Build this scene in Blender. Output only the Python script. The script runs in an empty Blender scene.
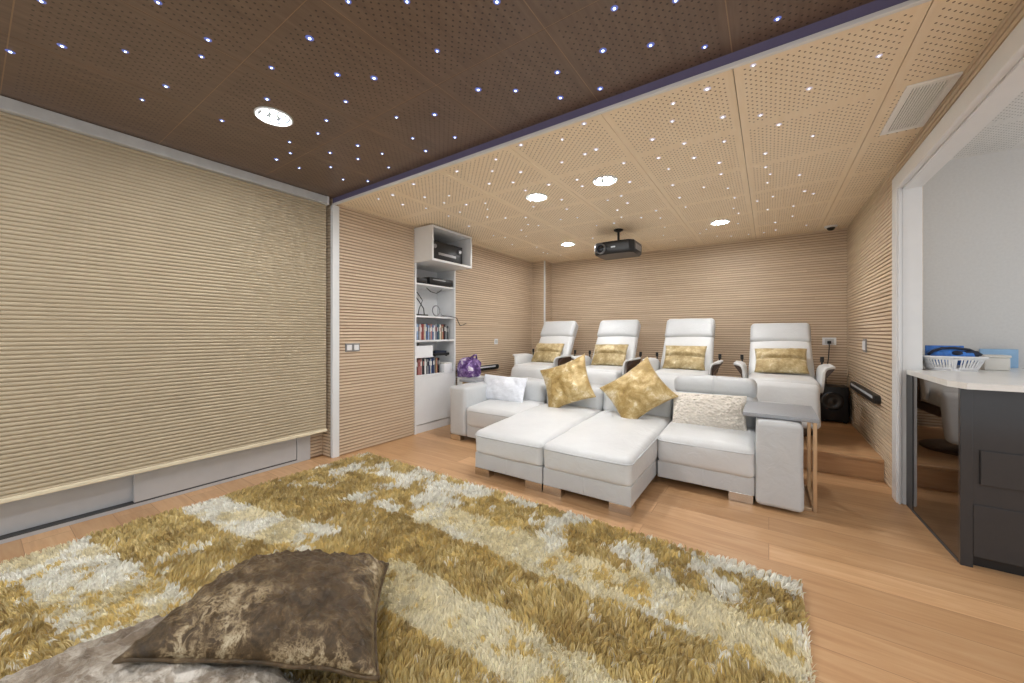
WORLD = 0.85
EXPOSURE = 0.36
LED = 1000.
import bpy, bmesh, math, random
import numpy as np
from mathutils import Vector, Matrix, noise

random.seed(7)
C = bpy.context.scene.collection
PI = math.pi

# ------------------------------------------------------------------ materials
def lin(c):
    return tuple((x / 12.92 if x <= .04045 else ((x + .055) / 1.055) ** 2.4) for x in c)

def rgb(r, g, b):
    return lin((r / 255., g / 255., b / 255.)) + (1.0,)

class NT:
    def __init__(self, name):
        self.m = bpy.data.materials.new(name)
        self.m.use_nodes = True
        self.t = self.m.node_tree
        self.b = self.t.nodes['Principled BSDF']
    def n(self, typ, **kw):
        nd = self.t.nodes.new(typ)
        for k, v in kw.items():
            setattr(nd, k, v)
        return nd
    def l(self, a, b):
        self.t.links.new(a, b)
    def set(self, **kw):
        for k, v in kw.items():
            self.b.inputs[k.replace('_', ' ')].default_value = v
        return self
    def coord(self, scale=(1, 1, 1), loc=(0, 0, 0), out='Object', rot=(0, 0, 0)):
        tc = self.n('ShaderNodeTexCoord')
        mp = self.n('ShaderNodeMapping')
        mp.inputs['Scale'].default_value = scale
        mp.inputs['Location'].default_value = loc
        mp.inputs['Rotation'].default_value = rot
        self.l(tc.outputs[out], mp.inputs[0])
        return mp.outputs[0]
    def noise(self, vec, scale=5, detail=4, rough=.55, dist=0):
        t = self.n('ShaderNodeTexNoise')
        t.inputs['Scale'].default_value = scale
        t.inputs['Detail'].default_value = detail
        t.inputs['Roughness'].default_value = rough
        t.inputs['Distortion'].default_value = dist
        self.l(vec, t.inputs['Vector'])
        return t.outputs[0]
    def ramp(self, fac, stops):
        r = self.n('ShaderNodeValToRGB')
        e = r.color_ramp.elements
        while len(e) < len(stops):
            e.new(.5)
        for k, (p, c) in enumerate(stops):
            e[k].position = p
            e[k].color = c
        self.l(fac, r.inputs[0])
        return r.outputs[0]
    def mix(self, fac, a, b, blend='MIX'):
        m = self.n('ShaderNodeMix', data_type='RGBA', blend_type=blend)
        for s, v in ((m.inputs[0], fac), (m.inputs[6], a), (m.inputs[7], b)):
            if hasattr(v, 'is_output'):
                self.l(v, s)
            else:
                s.default_value = v
        return m.outputs[2]
    def math(self, op, a, b=None, c=None):
        m = self.n('ShaderNodeMath', operation=op)
        for s, v in zip(m.inputs, (a, b, c)):
            if v is None:
                continue
            if hasattr(v, 'is_output'):
                self.l(v, s)
            else:
                s.default_value = v
        return m.outputs[0]
    def bump(self, h, strength=.3, dist=.01):
        b = self.n('ShaderNodeBump')
        b.inputs['Strength'].default_value = strength
        b.inputs['Distance'].default_value = dist
        self.l(h, b.inputs['Height'])
        self.l(b.outputs[0], self.b.inputs['Normal'])
    def col(self, c):
        self.l(c, self.b.inputs['Base Color'])

def plain(name, c, rough=.5, metal=0., spec=.5, vary=.06, scale=12, bump=0., **kw):
    m = NT(name)
    v = m.noise(m.coord(), scale, 3)
    lo = tuple(max(0, x * (1 - vary)) for x in c[:3]) + (1,)
    hi = tuple(min(1, x * (1 + vary)) for x in c[:3]) + (1,)
    m.col(m.ramp(v, [(.3, lo), (.7, hi)]))
    m.set(Roughness=rough, Metallic=metal)
    m.b.inputs['Specular IOR Level'].default_value = spec
    if bump:
        m.bump(m.noise(m.coord(), scale * 12, 2), bump, .002)
    m.set(**kw)
    return m.m

def emit(name, c, strength, base=(.8, .8, .8, 1)):
    m = NT(name)
    m.set(Base_Color=base)
    m.b.inputs['Emission Color'].default_value = c
    m.b.inputs['Emission Strength'].default_value = strength
    return m.m

def slat_wood():
    m = NT('slatted_ash_wood')
    tc = m.n('ShaderNodeTexCoord')
    sp = m.n('ShaderNodeSeparateXYZ')
    m.l(tc.outputs['Object'], sp.inputs[0])
    row = m.math('FLOOR', m.math('DIVIDE', sp.outputs[2], SLAT))
    along = m.math('ADD', sp.outputs[0], sp.outputs[1])
    seg = m.math('FLOOR', m.math('ADD', m.math('MULTIPLY', along, .9), m.math('MULTIPLY', row, .37)))
    cb = m.n('ShaderNodeCombineXYZ')
    m.l(row, cb.inputs[0]); m.l(seg, cb.inputs[1])
    wn = m.n('ShaderNodeTexWhiteNoise', noise_dimensions='3D')
    m.l(cb.outputs[0], wn.inputs['Vector'])
    cb2 = m.n('ShaderNodeCombineXYZ')
    m.l(m.math('MULTIPLY', along, 1.2), cb2.inputs[0])
    m.l(m.math('MULTIPLY', sp.outputs[2], 60), cb2.inputs[2])
    g = m.noise(cb2.outputs[0], 2.0, 4)
    base = m.ramp(g, [(.25, rgb(204, 181, 154)), (.5, rgb(221, 200, 173)), (.8, rgb(229, 211, 185))])
    tone = m.ramp(wn.outputs['Value'], [(0, (.88, .86, .85, 1)), (1, (1.0, 1.0, 1.0, 1))])
    m.col(m.mix(1., base, tone, 'MULTIPLY'))
    m.set(Roughness=.5)
    return m.m

def perforated(name, c_lo, c_hi, hole, ox, oy, px, py, gx, gy, rough=.45):
    """Veneered acoustic panel: a border and a grid of small drilled holes in each panel."""
    m = NT(name)
    tc = m.n('ShaderNodeTexCoord')
    sp = m.n('ShaderNodeSeparateXYZ')
    m.l(tc.outputs['Object'], sp.inputs[0])
    def cell(o, off, pitch, grid):
        f = m.math('MULTIPLY', m.math('FRACT', m.math('DIVIDE', m.math('SUBTRACT', o, off), pitch)), pitch)
        inb = m.math('MULTIPLY', m.math('GREATER_THAN', f, .036), m.math('LESS_THAN', f, pitch - .036))
        g = m.math('DIVIDE', m.math('SUBTRACT', f, .036), grid)
        q = [m.math('POWER', m.math('ABSOLUTE', m.math('SUBTRACT', m.math('FRACT', m.math('ADD', g, a)), .5)), 2) for a in (.25, .75)]
        return q, inb
    qx, ix = cell(sp.outputs[0], ox, px, gx)
    qy, iy = cell(sp.outputs[1], oy, py, gy)
    h = m.math('MAXIMUM', m.math('LESS_THAN', m.math('ADD', qx[0], qy[0]), .0125), m.math('LESS_THAN', m.math('ADD', qx[1], qy[1]), .0125))
    h = m.math('MULTIPLY', h, m.math('MULTIPLY', ix, iy))
    g = m.noise(m.coord((14, 1.4, 14)), 3, 5, .6)
    base = m.ramp(g, [(.3, c_lo), (.7, c_hi)])
    m.col(m.mix(h, base, hole))
    m.set(Roughness=rough)
    return m.m

def floor_wood():
    m = NT('oak_planks')
    v = m.coord()
    b = m.n('ShaderNodeTexBrick', offset=.37, offset_frequency=2)
    m.l(v, b.inputs['Vector'])
    b.inputs['Color1'].default_value = (0, 0, 0, 1)
    b.inputs['Color2'].default_value = (1, 1, 1, 1)
    b.inputs['Mortar'].default_value = (.5, .5, .5, 1)
    b.inputs['Scale'].default_value = 1
    b.inputs['Mortar Size'].default_value = .0018
    b.inputs['Mortar Smooth'].default_value = .2
    b.inputs['Brick Width'].default_value = 1.75
    b.inputs['Row Height'].default_value = .185
    sep = m.n('ShaderNodeSeparateColor')
    m.l(b.outputs['Color'], sep.inputs[0])
    ofs = m.n('ShaderNodeCombineXYZ')
    m.l(m.math('MULTIPLY', sep.outputs[0], 17.3), ofs.inputs[1])
    va = m.n('ShaderNodeVectorMath', operation='ADD')
    m.l(m.coord((1.1, 13, 13)), va.inputs[0]); m.l(ofs.outputs[0], va.inputs[1])
    g = m.noise(va.outputs[0], 2.2, 6, .62, .6)
    wood = m.ramp(g, [(.25, rgb(192, 147, 104)), (.5, rgb(208, 165, 121)), (.75, rgb(219, 181, 139))])
    tone = m.ramp(sep.outputs[0], [(0, (.77, .74, .71, 1)), (1, (1.0, 1.0, 1.0, 1))])
    c = m.mix(1., wood, tone, 'MULTIPLY')
    m.col(m.mix(m.math('MULTIPLY', b.outputs['Fac'], .55), c, rgb(120, 80, 48)))
    m.l(m.math('ADD', m.math('MULTIPLY', g, .18), .30), m.b.inputs['Roughness'])
    m.bump(m.math('SUBTRACT', g, m.math('MULTIPLY', b.outputs['Fac'], 3)), .12, .003)
    return m.m

def leather(name, c):
    m = NT(name)
    v = m.noise(m.coord(), 5, 3)
    m.col(m.ramp(v, [(.3, tuple(x * .95 for x in c[:3]) + (1,)), (.7, c)]))
    m.set(Roughness=.42)
    big = m.noise(m.coord(), 9, 3, .6, 1.2)
    vo = m.n('ShaderNodeTexVoronoi')
    vo.inputs['Scale'].default_value = 260
    m.l(m.coord(), vo.inputs['Vector'])
    m.bump(m.math('ADD', m.math('MULTIPLY', big, 2.2), m.math('MULTIPLY', vo.outputs[0], .12)), .35, .006)
    return m.m

def velvet(name, stops, scale, bump, rough=.38, sheen=.6, tint=(1, .95, .8, 1), crush=0., painted_highlight=False):
    """Crushed velvet: pale highlights painted into the colour as patches and streaks."""
    m = NT(name)
    v = m.coord()
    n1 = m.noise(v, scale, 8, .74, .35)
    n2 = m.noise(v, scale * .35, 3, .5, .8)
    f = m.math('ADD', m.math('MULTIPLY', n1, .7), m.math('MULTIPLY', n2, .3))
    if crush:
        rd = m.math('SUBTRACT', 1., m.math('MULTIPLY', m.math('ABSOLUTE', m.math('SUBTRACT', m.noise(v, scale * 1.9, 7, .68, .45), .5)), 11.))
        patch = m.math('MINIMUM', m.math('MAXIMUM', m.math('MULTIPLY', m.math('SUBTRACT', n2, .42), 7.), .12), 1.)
        if painted_highlight:
            at = m.n('ShaderNodeAttribute', attribute_name='painted_highlight')  # edge mask for highlights painted into the colour
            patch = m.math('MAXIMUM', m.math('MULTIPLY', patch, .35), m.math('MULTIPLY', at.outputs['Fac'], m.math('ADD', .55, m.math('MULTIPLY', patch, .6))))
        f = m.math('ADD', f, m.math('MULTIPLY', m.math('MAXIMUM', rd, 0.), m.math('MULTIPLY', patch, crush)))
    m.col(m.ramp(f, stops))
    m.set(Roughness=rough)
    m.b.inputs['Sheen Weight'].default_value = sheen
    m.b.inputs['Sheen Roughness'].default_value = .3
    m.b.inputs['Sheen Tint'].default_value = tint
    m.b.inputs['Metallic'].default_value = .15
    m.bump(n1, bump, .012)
    return m.m

SLAT = .031
M = {}
M['slat'] = slat_wood()
M['floor'] = floor_wood()
M['groove'] = plain('slat_backing', rgb(168, 140, 114), .8)
M['ceil_light'] = perforated('pale_perforated_veneer', rgb(243, 224, 193), rgb(248, 232, 205), rgb(120, 92, 64), -.14, 2.045, .65, .645, .0413, .0409)
M['ceil_dark'] = perforated('dark_perforated_veneer', rgb(100, 82, 69), rgb(120, 101, 87), rgb(60, 48, 41), -.14, 2.045, .65, .645, .0413, .0409, .4)
M['ceil_white'] = perforated('white_perforated_board', rgb(214, 214, 212), rgb(224, 224, 222), rgb(120, 120, 120), .9, 4.35, .6, .6, .033, .033)
M['gap_brown'] = plain('brown_joint', rgb(112, 82, 54))
M['gap_tan'] = plain('tan_joint', rgb(150, 126, 102))
M['white_paint'] = plain('white_lacquer', rgb(226, 227, 228), .35, vary=.015)
M['wall_paint'] = plain('white_textured_wallpaper', rgb(214, 214, 213), .8, vary=.03, scale=60, bump=.5)
M['trim_purple'] = plain('edge_profile_painted_reflection', rgb(112, 107, 140), .35)  # violet reflection on the dark face put into its base colour
M['alu'] = plain('grey_aluminium', rgb(196, 198, 201), .45, .1, vary=.03)
M['alu_dark'] = plain('dark_track_groove', rgb(70, 72, 74), .5)
M['blind'] = plain('cream_pleated_fabric', rgb(182, 168, 144), .9, spec=.1, vary=.03, scale=3)
M['blind_rail'] = plain('cream_rail', rgb(226, 214, 186), .5)
M['grey_rail'] = plain('grey_headrail', rgb(196, 198, 198), .45)
M['leather'] = leather('white_leather', rgb(214, 215, 215))
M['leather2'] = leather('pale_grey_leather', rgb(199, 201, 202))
M['chrome'] = plain('brushed_chrome', rgb(205, 200, 192), .22, 1.)
M['brass'] = plain('champagne_metal', rgb(204, 178, 146), .3, .9)
M['grey_top'] = plain('grey_shagreen', rgb(152, 154, 158), .5, vary=.12, scale=160)
M['shell'] = plain('walnut_shell', rgb(86, 66, 54), .35, vary=.2, scale=20)
M['black'] = plain('black_plastic', rgb(24, 24, 26), .4)
M['black_gloss'] = plain('gloss_black', rgb(14, 14, 16), .12)
M['dark_grey'] = plain('charcoal_lacquer', rgb(54, 54, 56), .16, vary=.04)
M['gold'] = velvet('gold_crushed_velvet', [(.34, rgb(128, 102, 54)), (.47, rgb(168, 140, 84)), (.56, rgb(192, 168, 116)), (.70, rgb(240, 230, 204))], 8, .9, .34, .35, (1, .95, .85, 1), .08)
M['gold_satin'] = velvet('gold_satin_velvet', [(.30, rgb(134, 112, 70)), (.46, rgb(174, 152, 106)), (.57, rgb(202, 184, 142)), (.68, rgb(242, 234, 210))], 16, .6)
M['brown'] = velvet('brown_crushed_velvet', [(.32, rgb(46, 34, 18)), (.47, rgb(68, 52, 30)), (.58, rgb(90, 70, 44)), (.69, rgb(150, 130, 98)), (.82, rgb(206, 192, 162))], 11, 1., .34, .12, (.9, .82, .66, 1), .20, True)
M['taupe'] = velvet('taupe_crushed_velvet', [(.28, rgb(78, 62, 46)), (.46, rgb(126, 110, 92)), (.58, rgb(170, 158, 142)), (.72, rgb(216, 208, 196))], 9, 1., .42, .5, (.95, .92, .88, 1), .15)
M['fur'] = plain('ivory_curly_fur', rgb(226, 218, 206), .95, vary=.1, scale=60, bump=.6)
M['plush'] = plain('cool_white_plush', rgb(226, 229, 236), .9, vary=.05, scale=30, bump=.5)
M['worktop'] = plain('white_quartz', rgb(232, 231, 228), .25, vary=.03, scale=30)
M['plastic_white'] = plain('white_plastic', rgb(232, 233, 235), .35, vary=.01)
M['box_white'] = plain('off_white_card', rgb(222, 220, 214), .6, vary=.03)
M['blue'] = plain('blue_fabric', rgb(62, 124, 208), .6, vary=.3, scale=30)
M['navy'] = plain('navy_fabric', rgb(26, 34, 56), .6, vary=.3, scale=30)
M['sky_card'] = plain('light_blue_card', rgb(150, 190, 228), .5)
M['purple'] = velvet('purple_shiny_plastic', [(.34, rgb(52, 30, 72)), (.47, rgb(92, 62, 122)), (.56, rgb(142, 112, 172)), (.60, rgb(226, 218, 232))], 11, .4, .25, .2, (1, 1, 1, 1))
M['ring'] = plain('pale_grey_ring', rgb(214, 217, 220), .4)
M['vent_white'] = plain('vent_white', rgb(250, 250, 249), .5, vary=.0)
M['lens'] = plain('lens_glass', rgb(18, 22, 32), .05, spec=.8)
M['silver'] = plain('silver_plastic', rgb(150, 150, 152), .3, .6)
M['led'] = emit('led_white', (.97, .985, 1, 1), LED)
M['reflector'] = plain('lamp_reflector', rgb(150, 160, 170), .4, .0)
M['star_core'] = emit('star_core_blue', (.62, .74, 1, 1), 4.)
M['star_rim'] = emit('star_halo_blue', (.10, .20, .9, 1), .35, (.15, .15, .2, 1))  # dim emission for the halo of glow round each star
M['star_core_l'] = emit('star_core_lilac', (.88, .89, 1, 1), 1.6)
M['star_halo_l'] = emit('star_halo_lilac', (.6, .62, 1, 1), .25, (.75, .7, .66, 1))

def glass_mat():
    m = NT('window_glass')
    m.set(Base_Color=(.9, .95, .95, 1), Roughness=.02)
    m.b.inputs['Transmission Weight'].default_value = 1.
    m.b.inputs['IOR'].default_value = 1.45
    return m.m
M['glass'] = glass_mat()
M['smoked'] = plain('smoked_mirror_glass', rgb(112, 108, 106), .03, 1., vary=.0)

def rug_mat():
    m = NT('shaggy_rug_yarn')
    a = m.n('ShaderNodeAttribute', attribute_name='yarn')
    m.col(a.outputs['Color'])
    m.set(Roughness=.55)
    m.b.inputs['Sheen Weight'].default_value = .3
    m.b.inputs['Specular IOR Level'].default_value = .35
    return m.m
M['yarn'] = rug_mat()

# ------------------------------------------------------------------ mesh helpers
class MB:
    """Collects shapes and links them as one mesh object."""
    def __init__(self):
        self.v, self.f, self.mi, self.cur = [], [], [], 0
    def mat(self, k):
        self.cur = k; return self
    def add(self, vs, fs):
        o = len(self.v)
        self.v += [tuple(p) for p in vs]
        for f in fs:
            self.f.append(tuple(i + o for i in f)); self.mi.append(self.cur)
        return self
    def box(self, a, b, bev=0.):
        x0, y0, z0 = a; x1, y1, z1 = b
        if bev <= 0:
            vs = [(x0, y0, z0), (x1, y0, z0), (x1, y1, z0), (x0, y1, z0), (x0, y0, z1), (x1, y0, z1), (x1, y1, z1), (x0, y1, z1)]
            return self.add(vs, [(0, 3, 2, 1), (4, 5, 6, 7), (0, 1, 5, 4), (1, 2, 6, 5), (2, 3, 7, 6), (3, 0, 4, 7)])
        bm = bmesh.new()
        bmesh.ops.create_cube(bm, size=1)
        for v in bm.verts:
            v.co = Vector(((x0 + x1) / 2 + v.co.x * (x1 - x0), (y0 + y1) / 2 + v.co.y * (y1 - y0), (z0 + z1) / 2 + v.co.z * (z1 - z0)))
        bmesh.ops.bevel(bm, geom=bm.edges[:], offset=min(bev, .49 * min(x1 - x0, y1 - y0, z1 - z0)), segments=2, affect='EDGES', profile=.5)
        bm.verts.index_update()
        self.add([v.co[:] for v in bm.verts], [[v.index for v in f.verts] for f in bm.faces])
        bm.free(); return self
    def tube(self, pts, r, n=8, closed=False):
        pts = [Vector(p) for p in pts]
        rs = r if isinstance(r, (list, tuple)) else [r] * len(pts)
        N = len(pts); vs = []; fs = []
        up = Vector((0, 0, 1))
        for i, p in enumerate(pts):
            a = pts[i - 1] if (i > 0 or closed) else p
            b = pts[(i + 1) % N] if (i < N - 1 or closed) else p
            t = (b - a).normalized()
            if abs(t.dot(up)) > .95:
                up = Vector((1, 0, 0)) if abs(t.x) < .9 else Vector((0, 1, 0))
            s = t.cross(up).normalized(); w = s.cross(t); up = w
            for k in range(n):
                an = 2 * PI * k / n
                vs.append(p + (s * math.cos(an) + w * math.sin(an)) * rs[i])
        for i in range(N if closed else N - 1):
            j = (i + 1) % N
            for k in range(n):
                fs.append((i * n + k, i * n + (k + 1) % n, j * n + (k + 1) % n, j * n + k))
        if not closed:
            fs.append(tuple(range(n - 1, -1, -1))); fs.append(tuple(range((N - 1) * n, N * n)))
        return self.add(vs, fs)
    def lathe(self, prof, n=32, at=(0, 0, 0), axis='z'):
        vs = []; fs = []
        for (r, h) in prof:
            for k in range(n):
                a = 2 * PI * k / n
                p = (r * math.cos(a), r * math.sin(a), h)
                if axis == 'y':
                    p = (p[0], h, p[1])
                vs.append((p[0] + at[0], p[1] + at[1], p[2] + at[2]))
        for i in range(len(prof) - 1):
            for k in range(n):
                fs.append((i * n + k, i * n + (k + 1) % n, (i + 1) * n + (k + 1) % n, (i + 1) * n + k))
        fs.append(tuple(range(n - 1, -1, -1))); fs.append(tuple(range((len(prof) - 1) * n, len(prof) * n)))
        return self.add(vs, fs)
    def extrude(self, prof, a, b, cap=True, closed=True):
        """prof: list of 3-D points; swept from offset a to offset b."""
        a = Vector(a); b = Vector(b); n = len(prof)
        vs = [Vector(p) + a for p in prof] + [Vector(p) + b for p in prof]
        fs = [(i, (i + 1) % n, n + (i + 1) % n, n + i) for i in range(n if closed else n - 1)]
        if cap and closed:
            fs += [tuple(range(n - 1, -1, -1)), tuple(range(n, 2 * n))]
        return self.add(vs, fs)
    def build(self, name, mats, parent=None, smooth=False, fix=True, origin=None):
        me = bpy.data.meshes.new(name)
        vs = self.v
        if origin is not None:
            vs = [(x - origin[0], y - origin[1], z - origin[2]) for x, y, z in vs]
        me.from_pydata(vs, [], self.f)
        if not isinstance(mats, (list, tuple)):
            mats = [mats]
        for m in mats:
            me.materials.append(m)
        if len(mats) > 1:
            me.polygons.foreach_set('material_index', self.mi)
        if fix:
            bm = bmesh.new(); bm.from_mesh(me)
            bmesh.ops.recalc_face_normals(bm, faces=bm.faces[:])
            bm.to_mesh(me); bm.free()
        if smooth:
            me.polygons.foreach_set('use_smooth', [True] * len(me.polygons))
            if smooth == 'auto':
                me.set_sharp_from_angle(angle=math.radians(38))
        o = bpy.data.objects.new(name, me)
        C.objects.link(o)
        if parent:
            o.parent = parent
            w = parent_loc(parent)
            if origin is None:
                o.location = (-w[0], -w[1], -w[2])
            else:
                o.location = (origin[0] - w[0], origin[1] - w[1], origin[2] - w[2])
        elif origin is not None:
            o.location = origin
        return o

def parent_loc(p):
    x = Vector((0, 0, 0))
    while p is not None:
        x += p.location; p = p.parent
    return x

def tag(o, label=None, cat=None, group=None, kind=None):
    if label: o['label'] = label
    if cat: o['category'] = cat
    if group: o['group'] = group
    if kind: o['kind'] = kind
    return o

def thing(name, label, cat, loc=(0, 0, 0), group=None):
    o = bpy.data.objects.new(name, None)
    o.empty_display_size = .1
    C.objects.link(o); o.location = loc
    return tag(o, label, cat, group)

def struct(name, mb, mats, label=None, **kw):
    return tag(mb.build(name, mats, **kw), label, None, None, 'structure')

def copy_tree(o, parent=None):
    c = o.copy(); C.objects.link(c); c.parent = parent
    for ch in list(o.children):
        copy_tree(ch, c)
    return c

def softbox(a, b, r, n=10, bulge=(0, 0, 0), wr=0., wf=4., seed=0, shear=None):
    """Upholstered block: rounded box whose faces swell, with slight creases."""
    x = np.array(a, float); y = np.array(b, float)
    c = (x + y) / 2; h = (y - x) / 2
    r = min(r, *(h * .98)); hi = h - r
    def axis(k):
        e = r * (1 - np.cos(np.linspace(0, PI / 2, 5))) if False else np.linspace(0, r, 5)
        return np.concatenate([-h[k] + e[:-1], np.linspace(-hi[k], hi[k], n), h[k] - e[::-1][1:]])
    bm = bmesh.new()
    for k in range(3):
        i, j = (k + 1) % 3, (k + 2) % 3
        A, B = axis(i), axis(j)
        for s in (-1, 1):
            g = {}
            for p in range(len(A)):
                for q in range(len(B)):
                    v = np.zeros(3); v[k] = s * h[k]; v[i] = A[p]; v[j] = B[q]
                    g[p, q] = bm.verts.new(v)
            for p in range(len(A) - 1):
                for q in range(len(B) - 1):
                    bm.faces.new((g[p, q], g[p + 1, q], g[p + 1, q + 1], g[p, q + 1]))
    bmesh.ops.remove_doubles(bm, verts=bm.verts[:], dist=1e-5)
    sv = Vector((seed * 3.1, seed * 1.7, seed * .9))
    for v in bm.verts:
        p = np.array(v.co)
        q = np.clip(p, -hi, hi); d = p - q
        L = np.linalg.norm(d)
        if L > 1e-9:
            # keep flat-face points where they are, round edges and corners
            d = d / L * r
            p = q + d
        u = p / h
        dn = d / max(np.linalg.norm(d), 1e-9)
        for k in range(3):
            i, j = (k + 1) % 3, (k + 2) % 3
            p[k] += bulge[k] * dn[k] * max(0, 1 - u[i] ** 2) * max(0, 1 - u[j] ** 2)
        if wr:
            w = noise.noise(Vector(p) * wf + sv) + .5 * noise.noise(Vector(p) * wf * 2.3 + sv)
            p = p + dn * wr * w
        if shear:
            p = np.array(shear(*p))
        v.co = p + c
    bm.verts.index_update()
    vs = [v.co[:] for v in bm.verts]; fs = [[v.index for v in f.verts] for f in bm.faces]
    bm.free()
    m = MB(); m.add(vs, fs)
    return m

def pillow_mesh(w, h, T, n=26, pinch=.09, power=.55, wr=.012, wf=9, seed=0, crease=0., fur=0.):
    """Stuffed cushion lying in its own XY plane, corners drawn out, a seam round the edge."""
    vs = []; fs = []; idx = {}
    sv = Vector((seed * 2.3, seed * 4.1, seed))
    for side in (1, -1):
        for i in range(n + 1):
            for j in range(n + 1):
                u = math.sin((2 * i / n - 1) * PI / 2) * .5 + (2 * i / n - 1) * .5
                v = math.sin((2 * j / n - 1) * PI / 2) * .5 + (2 * j / n - 1) * .5
                edge = i in (0, n) or j in (0, n)
                if side == -1 and edge:
                    idx[side, i, j] = idx[1, i, j]; continue
                x = w / 2 * u * (1 - pinch * (1 - v * v)); y = h / 2 * v * (1 - pinch * (1 - u * u))
                k = max(0, (1 - u * u) * (1 - v * v)) ** power
                z = side * T / 2 * k
                if crease:
                    z -= side * crease * math.exp(-(v / .09) ** 2) * k
                q = Vector((x * wf, y * wf, side * 3)) + sv
                z += side * wr * (noise.noise(q) + .6 * noise.noise(q * 2.4)) * min(1, k * 2.5)
                if edge:
                    z += wr * .7 * noise.noise(q * .8)
                if fur:
                    z += side * fur * abs(noise.noise(Vector((x * 46, y * 46, side * 5)) + sv)) * min(1, k * 3)
                idx[side, i, j] = len(vs); vs.append((x, y, z))
    for side in (1, -1):
        for i in range(n):
            for j in range(n):
                f = (idx[side, i, j], idx[side, i + 1, j], idx[side, i + 1, j + 1], idx[side, i, j + 1])
                fs.append(f if side == 1 else f[::-1])
    return MB().add(vs, fs)

PAINTED_HIGHLIGHT = []
def quad_pillow(P, top, bot, n=110, crush=.012, pinch=.05, power=.5, wr=.014, wf=7, seed=0, sag=None):
    """Large floor cushion spread over four given corners."""
    P = [Vector(p) for p in P]
    PAINTED_HIGHLIGHT.clear()
    vs = []; fs = []; idx = {}
    sv = Vector((seed * 2.3, seed * 4.1, seed))
    for side in (1, -1):
        for i in range(n + 1):
            for j in range(n + 1):
                u = 2 * i / n - 1; v = 2 * j / n - 1
                edge = i in (0, n) or j in (0, n)
                if side == -1 and edge:
                    idx[side, i, j] = idx[1, i, j]; continue
                uu = u * (1 - pinch * (1 - v * v)); vv = v * (1 - pinch * (1 - u * u))
                a = (1 + uu) / 2; b = (1 + vv) / 2
                p = P[0] * (1 - a) * (1 - b) + P[1] * a * (1 - b) + P[2] * a * b + P[3] * (1 - a) * b
                k = max(0, (1 - u * u) * (1 - v * v)) ** power
                p = p + Vector((0, 0, (top if side == 1 else -bot) * k))
                q = Vector((p.x * wf, p.y * wf, side * 2.)) + sv
                cr = 1 - abs(noise.noise(q * 1.3)) * 2
                f1 = 1 - 2 * abs(noise.noise(q * 2.6 + sv)); f2 = 1 - 2 * abs(noise.noise(q * 5.2 - sv))
                p.z += crush * (f1 * f1 * f1 + .5 * f2 * f2) * min(1, k * 3)
                p.z += wr * (noise.noise(q) + .5 * noise.noise(q * 2.6) + .5 * cr * cr) * (min(1, k * 2) if not edge else .5)
                idx[side, i, j] = len(vs); vs.append(p[:])
                PAINTED_HIGHLIGHT.append(max(min(1, max(0, (-v - .05) / .6)), .75 * min(1, max(0, (u - .35) / .5))))  # weight of the highlights painted along the front and right edges
    for side in (1, -1):
        for i in range(n):
            for j in range(n):
                f = (idx[side, i, j], idx[side, i + 1, j], idx[side, i + 1, j + 1], idx[side, i, j + 1])
                fs.append(f if side == 1 else f[::-1])
    seam = [vs[idx[1, i, 0]] for i in range(n)] + [vs[idx[1, n, j]] for j in range(n)] + [vs[idx[1, n - i, n]] for i in range(n)] + [vs[idx[1, 0, n - j]] for j in range(n)]
    return MB().add(vs, fs), seam

def place(o, center, ex, ey):
    ex = Vector(ex).normalized(); ey = Vector(ey); ey = (ey - ex * ey.dot(ex)).normalized()
    ez = ex.cross(ey)
    o.matrix_world = Matrix(((ex.x, ey.x, ez.x, center[0]), (ex.y, ey.y, ez.y, center[1]), (ex.z, ey.z, ez.z, center[2]), (0, 0, 0, 1)))
    return o
STARS_DARK = [(-2.35,0.17),(-1.98,0.43),(-2.64,0.25),(-2.45,0.42),(-2.89,0.12),(-2.05,0.61),(-2.2,0.63),(-2.62,0.6),(-2.88,0.56),(-2.76,0.89),(-1.36,0.85),(-1.17,0.98),(-0.88,1.18),(-1.67,0.86),(-1.26,1.23),(-2.01,0.85),(-1.79,1.06),(-1.66,1.18),(-2.3,0.95),(-1.96,1.21),(-1.28,1.55),(-1.85,1.47),(-1.64,1.58),(-2.23,1.25),(-2.42,1.3),(-2.69,1.25),(-2.85,1.33),(-3.04,1.32),(-3.05,1.49),(-2.61,1.49),(-2.35,1.54),(-2.83,1.62),(-2.53,1.66),(-2.31,1.71),(-2.46,1.88),(-1.96,1.69),(-2.02,1.86),(-1.72,1.84),(-2.97,1.81),(-2.83,1.95),(-0.51,1.47),(-0.3,1.57),(-0.63,1.66),(-0.44,1.75),(-0.24,1.9),(-0.87,1.67),(-1.12,1.67),(-0.95,1.86),(-0.74,1.91),(0.03,1.9)]
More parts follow.
